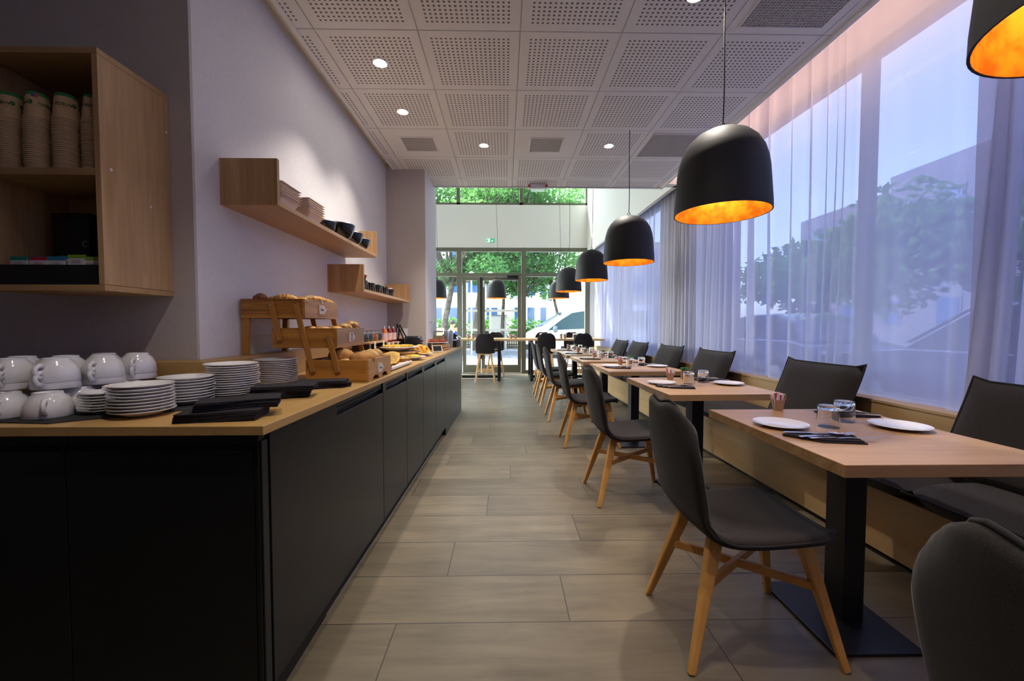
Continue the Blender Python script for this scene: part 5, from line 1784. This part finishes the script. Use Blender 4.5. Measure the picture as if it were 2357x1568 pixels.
def setting(ti, x0, y0, sy=1.0, plant=True, sugar=True):
    wh = WH[ti]
    zt = .7502
    def P(dx, dy):
        return (x0 + dx, y0 + dy * sy)
    def pl(mesh, nm, p, z, rz, lb, cat, grp, s=1.0):
        return put(mesh, nm, (p[0], p[1], z), (0, 0, rz), lb, cat, grp, s)
    pl(tp, 'plate', P(.125, .465), zt, 0, 'flat white plate on %s, aisle side' % wh, 'plate', 'white plates laid on the tables')
    pl(tp, 'plate', P(.580, .425), zt, 0, 'flat white plate on %s, bench side' % wh, 'plate', 'white plates laid on the tables')
    for (p, sd) in ((P(.310, .450), 'aisle side'), (P(.455, .545), 'bench side')):
        t = inst(tum0, 't')
        t.location = (p[0], p[1], zt)
        tag(t, 'upturned glass tumbler on %s, %s' % (wh, sd), 'glass', 'upturned tumblers on the tables')
    for (p, rz, sd) in ((P(.165, .275), -4, 'aisle side'), (P(.56, .665), 176, 'bench side')):
        pl(nap, 'folded_napkin', p, zt, rz, 'folded black napkin under cutlery on %s, %s' % (wh, sd), 'napkin', 'folded napkins laid on the tables')
        c_, s_ = math.cos(R(rz)), math.sin(R(rz))
        for m_, nm, dx, dy, a, dz in ((SPM, 'spoon', -.01, .030, -10, .0095), (FKM, 'fork', .01, .004, 8, .0095), (KNM, 'knife', .035, -.028, -1, .0095)):
            pl(m_, nm, (p[0] + dx * c_ - dy * s_, p[1] + dx * s_ + dy * c_), zt + dz, rz + a, 'steel %s on the folded napkin of %s, %s' % (nm, wh, sd), nm, '%ss on the folded napkins' % nm, 1.12)
    if sugar:
        s = inst(sug0, 's')
        p = P(.325, .775) if ti == 0 else P(.275, .70)
        s.location = (p[0], p[1], zt)
        tag(s, 'small brown pot of sugar sticks on %s' % wh, 'sugar pot', 'sugar pots on the tables')
        for k in range(9):
            a = 2 * math.pi * k / 9
            r = .012 if k < 7 else .003
            h = .085 if k in (5, 6) else .072
            col = 'red_paper' if k == 6 else 'white_paper'
            q = MB().box(-.009, .009, -.0015, .0015, 0, h)
            st_ = q.build('sugar_stick', 'white_paper')
            if k in (2, 5, 7):
                MB().box(-.0065, .0065, -.0022, .0022, h * .55, h * .97).build('red_print', 'red_print', st_)
            st_.location = (p[0] + r * math.cos(a), p[1] + r * math.sin(a), zt + .006)
            st_.rotation_euler = (random.uniform(-.14, .14), .20 * math.cos(a), random.uniform(-.4, .4))
            tag(st_, 'white paper sugar stick%s, %s in the pot on %s' % (' with red print' if k in (2, 5, 7) else '', ORD[k], wh), 'sugar stick', 'sugar sticks in the pot on %s' % wh)
    if plant:
        o = inst(pl0, 'p')
        p = P(.395, .735)
        o.location = (p[0], p[1], zt)
        o.scale = (1.15, 1.15, 1.15)
        tag(o, 'tiny green succulent in a brown pot on %s' % wh, 'plant', 'potted succulents on the tables')
setting(0, 1.0, 1.17, 1.0, plant=False)
setting(1, .98, 2.42, .92)
setting(2, .94, 3.66, .88)
setting(3, .89, 4.70, .88)
setting(4, .855, 5.66, .90)
setting(5, .835, 6.47, .90)
# things on the high tables
for i, (x, y, kind, lb) in enumerate(((-.78, 8.75, 's', 'brown pot of sugar sticks on the left high table, left of the lone stool'), (-.68, 8.75, 'p', 'tiny succulent on the left high table, left of the lone stool'),
                                      (.13, 8.75, 's', 'brown pot of sugar sticks on the left high table, right of the lone stool'), (.23, 8.75, 'p', 'tiny succulent where the two high tables meet'),
                                      (1.21, 8.75, 'p', 'tiny succulent on the right high table between two stools'), (1.29, 8.75, 's', 'brown pot of sugar sticks on the right high table between two stools'),
                                      (.80, 8.85, 't', 'upturned tumbler on the right high table behind the middle stool'), (1.52, 8.85, 't', 'upturned tumbler on the right high table beside the rightmost stool'))):
    o = inst({'s': sug0, 'p': pl0, 't': tum0}[kind], kind)
    o.location = (x, y, .8855)
    o.scale = (1.25, 1.25, 1.25)
    tag(o, lb, {'s': 'sugar pot', 'p': 'plant', 't': 'glass'}[kind], {'s': 'sugar pots on the tables', 'p': 'potted succulents on the tables', 't': 'upturned tumblers on the tables'}[kind])
    if kind == 's':
        for k in range(5):
            st_ = MB().box(-.009, .009, -.0015, .0015, 0, .09).build('sugar_stick', ('white_paper', 'red_paper')[k == 2])
            st_.location = (x - .016 + .008 * k, y, .892)
            st_.rotation_euler = (0, -.2 + .1 * k, .2)
            tag(st_, 'paper sugar stick in the pot, ' + lb.split(', ')[-1] if False else 'sugar stick in the ' + lb.replace('of sugar sticks ', ''), 'sugar stick', 'sugar sticks in the ' + lb)

# ================================================================== OUTSIDE
def leaves_mesh(name, blobs, count, size, seed, m):
    rnd = random.Random(seed)
    mb = MB()
    tot = sum(b[3] * b[4] * b[5] for b in blobs)
    for (cx, cy_, cz, rx, ry, rz) in blobs:
        for _ in range(int(count * rx * ry * rz / tot)):
            while True:
                v = Vector((rnd.uniform(-1, 1), rnd.uniform(-1, 1), rnd.uniform(-1, 1)))
                if .15 < v.length < 1:
                    break
            c = Vector((cx + v.x * rx, cy_ + v.y * ry, cz + v.z * rz))
            a = Vector((rnd.gauss(0, 1), rnd.gauss(0, 1), rnd.gauss(0, .6))).normalized()
            b = a.orthogonal().normalized()
            s = size * rnd.uniform(.6, 1.3)
            q = Vector((rnd.gauss(0, 1), rnd.gauss(0, 1), rnd.gauss(0, 1)))
            b = (q - a * q.dot(a)).normalized()
            mb.add([c - a * s, c + b * s * .55, c + a * s, c - b * s * .55], [(0, 1, 2, 3)])
    return mb.mesh(name, m)
def tree(x, y, trunk_r, fork, crown, label, seed, lean=(0, 0), count=2600, size=.095):
    o = empty('plane_tree', (x, y, -.07), 0, label, 'tree', 'plane trees outside the glass front')
    rnd = random.Random(seed)
    tr = MB()
    trunk_r *= .62
    top = Vector((lean[0], lean[1], fork))
    tr.tube([(0, 0, 0), (lean[0] * .25, lean[1] * .25, fork * .4), (lean[0] * .7, lean[1] * .7, fork * .75), tuple(top)], [trunk_r * 1.15, trunk_r, trunk_r * .85, trunk_r * .8], 10)
    for (cx, cy_, cz, rx, ry, rz) in crown:
        e_ = Vector((cx, cy_, cz))
        mid = top.lerp(e_, .5) + Vector((rnd.uniform(-.3, .3), rnd.uniform(-.3, .3), -.15))
        tr.tube([tuple(top), tuple(mid), tuple(e_)], [trunk_r * .6, trunk_r * .4, trunk_r * .15], 7)
        for _ in range(3):
            e2 = e_ + Vector((rnd.uniform(-1, 1) * rx, rnd.uniform(-1, 1) * ry, rnd.uniform(-.6, .8) * rz))
            tr.tube([tuple(mid), tuple((mid + e2) / 2 + Vector((0, 0, .15))), tuple(e2)], [trunk_r * .25, trunk_r * .16, trunk_r * .06], 5)
    tr.build('trunk', 'bark', o, smooth=True, ang=180)
    f = D.objects.new('foliage', leaves_mesh('foliage', crown, count, size, seed, 'foliage'))
    COL.objects.link(f)
    f.parent = o
    return o
def crown(cx, cy_, z, w, h, seed, n=7):
    r = random.Random(seed)
    n, z, h = n + 9, z + .1, h + 1.1
    return [(cx + r.uniform(-w, w), cy_ + r.uniform(-1.2, 1.2), z + r.uniform(-h, h), r.uniform(.6, 1.35), r.uniform(.7, 1.3), r.uniform(.5, 1.0)) for _ in range(n)]
tree(-3.0, 19.5, .24, 3.2, crown(.3, 0, 6.2, 2.4, 1.6, 1, 9), 'plane tree left of the glass door with a thick pale trunk', 11, (.5, 0), 9000)
tree(-1.55, 20.5, .26, 3.4, crown(.3, 0, 6.3, 2.2, 1.7, 2, 9), 'plane tree with forked pale trunk seen through the left door leaf', 12, (.4, 0), 9000)
tree(-.15, 22.0, .17, 3.0, crown(.4, 0, 6.0, 2.2, 1.7, 3, 9), 'slim tree seen through the middle of the right door leaf', 13, (.1, 0), 9000)
tree(.95, 21.0, .13, 2.7, crown(.5, .2, 5.9, 2.0, 1.5, 4, 8), 'slim tree seen behind the right edge of the door', 14, (.0, 0), 9000)
tree(3.2, 22.5, .16, 3.2, crown(-.1, 0, 6.8, 2.6, 1.5, 5, 9), 'tree whose crown fills the right pane above the van', 15, (-.6, 0), 9000)
tree(-5.6, 21.5, .22, 3.2, crown(.6, 0, 6.2, 2.2, 1.7, 6, 8), 'tree at the far left, half hidden by the white pillar', 16, (.4, 0), 9000)
def shrub(nm, x, y, blobs, label, seed, count=900, size=.09, group='shrubs outside the glass front'):
    o = empty(nm, (x, y, -.07), 0, label, 'shrub', group)
    f = D.objects.new('leaves', leaves_mesh('leaves', blobs, count, size, seed, 'foliage2'))
    COL.objects.link(f)
    f.parent = o
    st = MB()
    for b in blobs:
        st.tube([(b[0] * .6, b[1], 0), (b[0], b[1], b[2])], [.03, .012], 5)
    st.build('stems', 'bark', o)
    return o
for i, (x, lb) in enumerate(((-5.2, 'shrub behind the terrace screen at far left'), (-3.4, 'shrub beside the person outside'), (-1.9, 'bright shrub seen low through the left door leaf'), (-.3, 'shrub seen low through the right door leaf'), (1.1, 'dark shrub between the door and the van bonnet'), (2.9, 'shrub behind the windscreen of the van'), (4.8, 'shrub behind the van roof'))):
    r = random.Random(i)
    shrub('shrub', x, 23.6, [(r.uniform(-.7, .7), r.uniform(-.2, .2), r.uniform(.5, 1.3), r.uniform(.5, .8), .5, r.uniform(.4, .8)) for _ in range(4)], lb, 30 + i)
fe = MB()
for k in range(150):
    x = -9 + k * .12
    fe.box(x, x + .06, 22.55, 22.58, -.07, .62)
fe.box(-9, 9, 22.58, 22.62, .1, .16).box(-9, 9, 22.58, 22.62, .48, .54)
tag(fe.build('picket_fence', 'fence_dark'), 'low dark fence in front of the shrubs across the street', 'fence')
struct('trim_3', MB().box(-14, 16, 22.4, 30, -.07, .02), 'hedge_soil')
bi = empty('utility_cabinet', (-.35, 22.2, -.07), 0, 'pale street utility cabinet seen low through the right door leaf', 'cabinet')
MB().box(-.45, .45, -.2, .2, 0, 1.75).build('body', 'bld_beige', bi, bevel=.01)
MB().box(-.48, .48, -.23, .23, 1.75, 1.82).build('roof', 'bld_grey', bi)
for x, lb in ((-1.42, 'street lamp post seen through the left door leaf'), (-.62, 'thicker white post seen just right of the door centre'), (2.25, 'street lamp in the distance behind the van')):
    o = empty('street_lamp', (x, 17.5 if x < 1 else 21.8, -.07), 0, lb, 'street lamp', 'street lamps outside')
    MB().tube([(0, 0, 0), (0, 0, 3.2)], .04 if x > -1 else .03, 10).build('pole', 'white_plastic', o, smooth=True)
    MB().lathe([(0, 3.15), (.12, 3.18), (.16, 3.35), (.10, 3.5), (0, 3.55)], 14).build('lantern', 'white_plastic', o, smooth=True)

def building(name, x0, x1, y, z1, label, m, cols, rows, ww, wh, depth=6, group=None, zb=.8, roof=None):
    o = empty(name, ((x0 + x1) / 2, y, -.07), 0, label, 'building', group)
    h = (x1 - x0) / 2
    MB().box(-h, h, 0, depth, 0, z1).build('wall', m, o)
    for i in range(cols):
        for j in range(rows):
            cx = -h + (i + .5) * 2 * h / cols
            cz = zb + (j + .5) * (z1 - zb) / rows
            f = MB().box(cx - ww / 2 - .06, cx + ww / 2 + .06, -.05, 0, cz - wh / 2 - .06, cz + wh / 2 + .06).build('window', 'bld_white', o)
            MB().box(cx - ww / 2, cx + ww / 2, -.07, -.05, cz - wh / 2, cz + wh / 2).build('window_pane', 'bld_glass', f)
    if roof:
        MB().prism([(-h - .4, z1), (h + .4, z1), (0, z1 + h * .45)], 'Y', -.4, depth + .4).build('roof', roof, o)
    return o
building('apartment_building', -9.5, -.3, 34, 11, 'white building with blue windows behind the trees left of the door', 'bld_white', 6, 4, .9, 1.3)
building('apartment_building', .6, 4.0, 36, 11, 'white building with blue windows behind the right pane', 'bld_white', 3, 4, .6, 1.5)
building('apartment_building', 8.0, 15, 38, 9, 'far pale building behind the van roof', 'bld_beige', 4, 3, .9, 1.3)
building('apartment_building', -22, -10.5, 36, 11, 'white building far to the left, hidden by the pillar', 'bld_white', 6, 4, .9, 1.3)

# white van parked across the view, nose to the left
van = empty('van', (3.2, 15.6, -.07), 0, 'white van parked outside, its nose behind the right high table', 'van')
body = [(-2.43, .32), (2.6, .32), (2.62, 1.0), (2.55, 2.0), (.1, 2.03), (-.35, 1.97), (-.80, 1.78), (-1.86, 1.16), (-2.20, 1.00), (-2.38, .86), (-2.45, .62)]
vb = MB().prism(body, 'Y', 0.0, 1.85)
vb.v = [(x, y + (.13 * max(0, z - 1.0) if y < .9 else -.13 * max(0, z - 1.0)), z) for x, y, z in vb.v]
vb.build('body', 'van_white', van, bevel=.05, seg=3)
g_ = MB().prism([(-1.55, 1.06), (-.02, 1.12), (-.02, 1.72), (-.12, 1.80), (-.62, 1.72), (-1.05, 1.45)], 'Y', -.012, .01)
g_.v = [(x, y + .13 * max(0, z - 1.0), z) for x, y, z in g_.v]
g_.build('side_window', 'car_glass', van)
g_ = MB().prism([(.12, 1.14), (2.3, 1.14), (2.3, 1.82), (.12, 1.80)], 'Y', -.012, .01)
g_.v = [(x, y + .13 * max(0, z - 1.0), z) for x, y, z in g_.v]
g_.build('side_window', 'car_glass', van)
MB().add([(-1.80, .15, 1.20), (-1.80, 1.70, 1.20), (-.86, 1.62, 1.765), (-.86, .23, 1.765)], [(0, 1, 2, 3)]).build('windscreen', 'car_glass', van).location = (-.03, 0, .03)
MB().blob((-1.28, -.14, 1.10), .10, .07, .13, 12, 8).build('side_mirror', 'car_grey', van, smooth=True)
MB().blob((-2.26, .12, .86), .16, .14, .10, 12, 8).build('headlight', 'alu', van, smooth=True)
MB().box(-2.45, -1.9, -.012, .02, .32, .52).box(-1.05, 1.0, -.012, .02, .32, .45).build('bumper_trim', 'tyre', van)
MB().box(-.18, .0, -.02, .0, .86, .90).build('door_handle', 'tyre', van)
MB().box(-1.02, -1.01, -.006, 0, .35, 1.05).box(.05, .06, -.006, 0, .35, 1.12).build('door_seam', 'tyre', van)
for x in (-1.65, 1.45):
    for y in (-.02, 1.65):
        w_ = MB().lathe([(0, -.11), (.30, -.11), (.335, -.08), (.335, .08), (.30, .11), (0, .11)], 24).build('wheel', 'tyre', van, smooth=True)
        w_.rotation_euler = (R(90), 0, 0)
        w_.location = (x, y + .11, .335)
        MB().lathe([(0, .113), (.19, .115), (.20, .10)], 20).lathe([(0, -.113), (.19, -.115), (.20, -.10)], 20).build('hubcap', 'alu', w_, smooth=True)

def car(x, y, m, label, s=1.0):
    """length along Y"""
    o = empty('parked_car', (x, y, -.07), 0, label, 'car', 'cars parked beyond the curtains')
    lo = [(-2.1, .30), (2.1, .30), (2.12, .62), (1.95, .85), (1.0, .95), (-1.5, .97), (-2.08, .88), (-2.12, .6)]
    hi_ = [(-1.75, .93), (1.15, .93), (.45, 1.40), (.1, 1.47), (-.9, 1.47), (-1.45, 1.32)]
    b = MB().prism(lo, 'X', -.86, .86)
    b.build('body', m, o, bevel=.06, seg=3)
    c = MB().prism(hi_, 'X', -.74, .74)
    c.v = [(a * (1 - .28 * (z - .93)), q, z) for a, q, z in c.v]
    cb_ = c.build('cabin', m, o, bevel=.05, seg=3)
    for sx in (-1, 1):
        for pts in ([(-.15, .99), (.98, .99), (.42, 1.36), (-.15, 1.40)], [(-1.35, .99), (-.25, .99), (-.25, 1.40), (-.9, 1.40), (-1.3, 1.25)]):
            g_ = MB().prism(pts, 'X', -.012, .012)
            g_.v = [(sx * (.748 - .21 * (z - .93)) + a, q, z) for a, q, z in g_.v]
            g_.build('side_window', 'car_glass', o)
    MB().add([(-.62, 1.16, .99), (.62, 1.16, .99), (.56, .50, 1.40), (-.56, .50, 1.40)], [(0, 1, 2, 3)]).build('windscreen', 'car_glass', o).location = (0, .03, .02)
    for sx in (-.80, .80):
        for yy in (-1.3, 1.35):
            w_ = MB().lathe([(0, -.1), (.28, -.1), (.31, -.07), (.31, .07), (.28, .1), (0, .1)], 20).build('wheel', 'tyre', o, smooth=True)
            w_.rotation_euler = (0, R(90), 0)
            w_.location = (sx, yy, .31)
            MB().lathe([(0, .103), (.18, .103), (.19, .09)], 16).lathe([(0, -.103), (.18, -.103), (.19, -.09)], 16).build('hubcap', 'alu', w_, smooth=True)
    for sx in (-.6, .6):
        MB().blob((sx, 2.02, .70), .16, .08, .07, 10, 6).blob((sx, -2.06, .74), .13, .06, .08, 10, 6).build('light', 'alu', o, smooth=True)
    return o
car(5.9, 4.1, 'car_blue', 'dark blue car seen through the curtain right of the largest pendant')
car(6.0, 8.9, 'car_grey', 'grey car seen dimly through the curtain behind the second back cushion')
car(5.9, -.8, 'car_blue', 'dark car behind the curtain at the right edge')
car(6.2, 13.3, 'car_grey', 'grey car beyond the far curtain')
def side_tree(x, y, label, seed, z=3.1):
    o = tree(x, y, .16, 2.0, [(random.Random(seed + k).uniform(-1.2, 1.2), random.Random(seed + k + 50).uniform(-1.6, 1.6), z + random.Random(seed + k + 90).uniform(-1, 1.2), 1.3, 1.3, 1.0) for k in range(6)], label, seed, (0, 0), 2600, .16)
    o.name = 'street_tree'
    o['group'] = 'street trees beyond the curtains'
side_tree(12, 9.2, 'green tree seen through the curtain left of the far right fold', 61, 2.9)
side_tree(11, 12.5, 'green tree seen through the curtain right of the largest pendant', 62, 3.0)
side_tree(11.5, 6.0, 'green tree behind the curtain at the right edge', 63, 3.2)
side_tree(12.5, 17.5, 'tree behind the curtain, just right of the biggest pendant lamp', 64, 3.1)
def side_building(x, y0, y1, z1, label, m, rows, cols, roof=None, dep=8):
    o = empty('street_building', (x, (y0 + y1) / 2, -.07), 0, label, 'building', 'buildings beyond the curtains')
    h = (y1 - y0) / 2
    MB().box(0, dep, -h, h, 0, z1).build('wall', m, o)
    for i in range(cols):
        for j in range(rows):
            cy2 = -h + (i + .5) * 2 * h / cols
            cz = .6 + (j + .5) * (z1 - .8) / rows
            f = MB().box(-.05, 0, cy2 - .65, cy2 + .65, cz - .8, cz + .8).build('window', 'bld_grey', o)
            MB().box(-.07, -.05, cy2 - .55, cy2 + .55, cz - .7, cz + .7).build('window_pane', 'bld_glass', f)
    if roof:
        MB().prism([(0 - .4, z1), (dep + .4, z1), (dep / 2, z1 + 2.0)], 'Y', -h - .3, h + .3).build('roof', roof, o)
side_building(24, 4, 33, 9.6, 'long low grey building across the street behind the curtain', 'bld_grey', 3, 9)
side_building(32.5, 26.5, 34.3, 13.7, 'taller grey block rising behind the curtain', 'bld_grey', 3, 3, dep=6)
side_building(32.5, 34.9, 43, 11.4, 'building with an orange tiled roof behind the curtain', 'bld_beige', 3, 3, roof='roof_orange', dep=6)
side_building(24, -24, 2, 9.6, 'long pale building across the street beyond the right edge', 'bld_grey', 3, 8)

# terrace with a seated person outside
ts_ = empty('terrace_screen', (-1.92, 13.4, -.03), 0, 'low tan wooden terrace screen outside, beside the seated person', 'screen')
MB().box(-.50, -.06, 0, .03, .35, 1.12).build('panel', 'terrace_wood', ts_)
MB().box(.12, .42, 0, .03, .35, 1.12).build('panel', 'terrace_wood', ts_)
MB().box(-.5, -.46, 0, .04, 0, .35).box(.38, .42, 0, .04, 0, .35).build('posts', 'black_metal', ts_)
ch2 = empty('terrace_chair', (-1.80, 13.0, -.03), 0, 'dark terrace chair under the person outside', 'chair')
MB().box(-.21, .21, -.2, .2, .42, .46).build('seat', 'black_metal', ch2)
for sx in (-.19, .19):
    for sy in (-.18, .18):
        MB().tube([(sx, sy, 0), (sx, sy, .42)], .012, 6).build('leg', 'black_metal', ch2)

def skin_body(name, joints, edges, m, parent, root=0):
    me = D.meshes.new(name)
    me.from_pydata([j[0] for j in joints], edges, [])
    o = D.objects.new(name, me)
    COL.objects.link(o)
    o.parent = parent
    sk = o.modifiers.new('skin', 'SKIN')
    me.skin_vertices.new() if not me.skin_vertices else None
    for i, j in enumerate(joints):
        sv = me.skin_vertices[0].data[i]
        r = j[1]
        sv.radius = (r, r) if not isinstance(r, tuple) else r
        sv.use_root = (i == root)
    sb = o.modifiers.new('subdivision', 'SUBSURF')
    sb.levels = sb.render_levels = 2
    me.materials.append(M[m])
    return o
pe = empty('person', (-1.80, 13.0, -.03), R(-40), 'person in a blue shirt sitting outside by the wooden screen, leaning forward', 'person')
J = [((0, 0, .54), (.15, .12)), ((0, .03, .72), (.14, .105)), ((0, .09, .92), (.155, .105)), ((0, .13, 1.04), (.08, .07)), ((0, .17, 1.12), .05), ((0, .20, 1.20), (.075, .085)), ((0, .21, 1.29), (.075, .09)),
     ((-.19, .11, .99), .055), ((-.24, .24, .80), .045), ((-.16, .42, .74), .034), ((-.12, .50, .74), .026),
     ((.19, .11, .99), .055), ((.24, .24, .80), .045), ((.16, .42, .74), .034), ((.12, .50, .74), .026),
     ((-.10, .06, .53), .085), ((-.13, .42, .52), .062), ((-.13, .44, .10), .042), ((-.13, .56, .045), .035),
     ((.10, .06, .53), .085), ((.13, .42, .52), .062), ((.13, .44, .10), .042), ((.13, .56, .045), .035)]
E_ = [(0, 1), (1, 2), (2, 3), (3, 4), (4, 5), (5, 6), (2, 7), (7, 8), (8, 9), (9, 10), (2, 11), (11, 12), (12, 13), (13, 14), (0, 15), (15, 16), (16, 17), (17, 18), (0, 19), (19, 20), (20, 21), (21, 22)]
skin_body('body', J, E_, 'skin', pe)
skin_body('shirt', [((0, 0, .56), (.165, .135)), ((0, .03, .72), (.155, .12)), ((0, .09, .92), (.17, .12)), ((0, .13, 1.02), (.09, .08)), ((-.20, .12, .98), .068), ((-.235, .22, .84), .060), ((.20, .12, .98), .068), ((.235, .22, .84), .060)],
          [(0, 1), (1, 2), (2, 3), (2, 4), (4, 5), (2, 6), (6, 7)], 'shirt', pe)
skin_body('trousers', [((0, 0, .55), (.16, .13)), ((-.10, .06, .53), .098), ((-.13, .42, .52), .074), ((-.13, .44, .16), .055), ((.10, .06, .53), .098), ((.13, .42, .52), .074), ((.13, .44, .16), .055)],
          [(0, 1), (1, 2), (2, 3), (0, 4), (4, 5), (5, 6)], 'trousers', pe)
MB().blob((0, .185, 1.285), .078, .09, .078, 16, 10).build('hair', 'hair', pe, smooth=True)
hd = MB()
for sgn in (-1, 1):
    for k in range(4):
        hd.tube([(sgn * .12 + (k - 1.5) * .014, .51, .742), (sgn * .115 + (k - 1.5) * .015, .55 + .004 * k, .735), (sgn * .11 + (k - 1.5) * .012, .575, .718)], [.009, .008, .006], 6)
    hd.tube([(sgn * .095, .49, .745), (sgn * .07, .52, .742), (sgn * .065, .54, .732)], [.010, .009, .006], 6)
hd.build('fingers', 'skin', pe, smooth=True)
MB().blob((0, .302, 1.225), .012, .018, .018, 8, 6).build('nose', 'skin', pe, smooth=True)
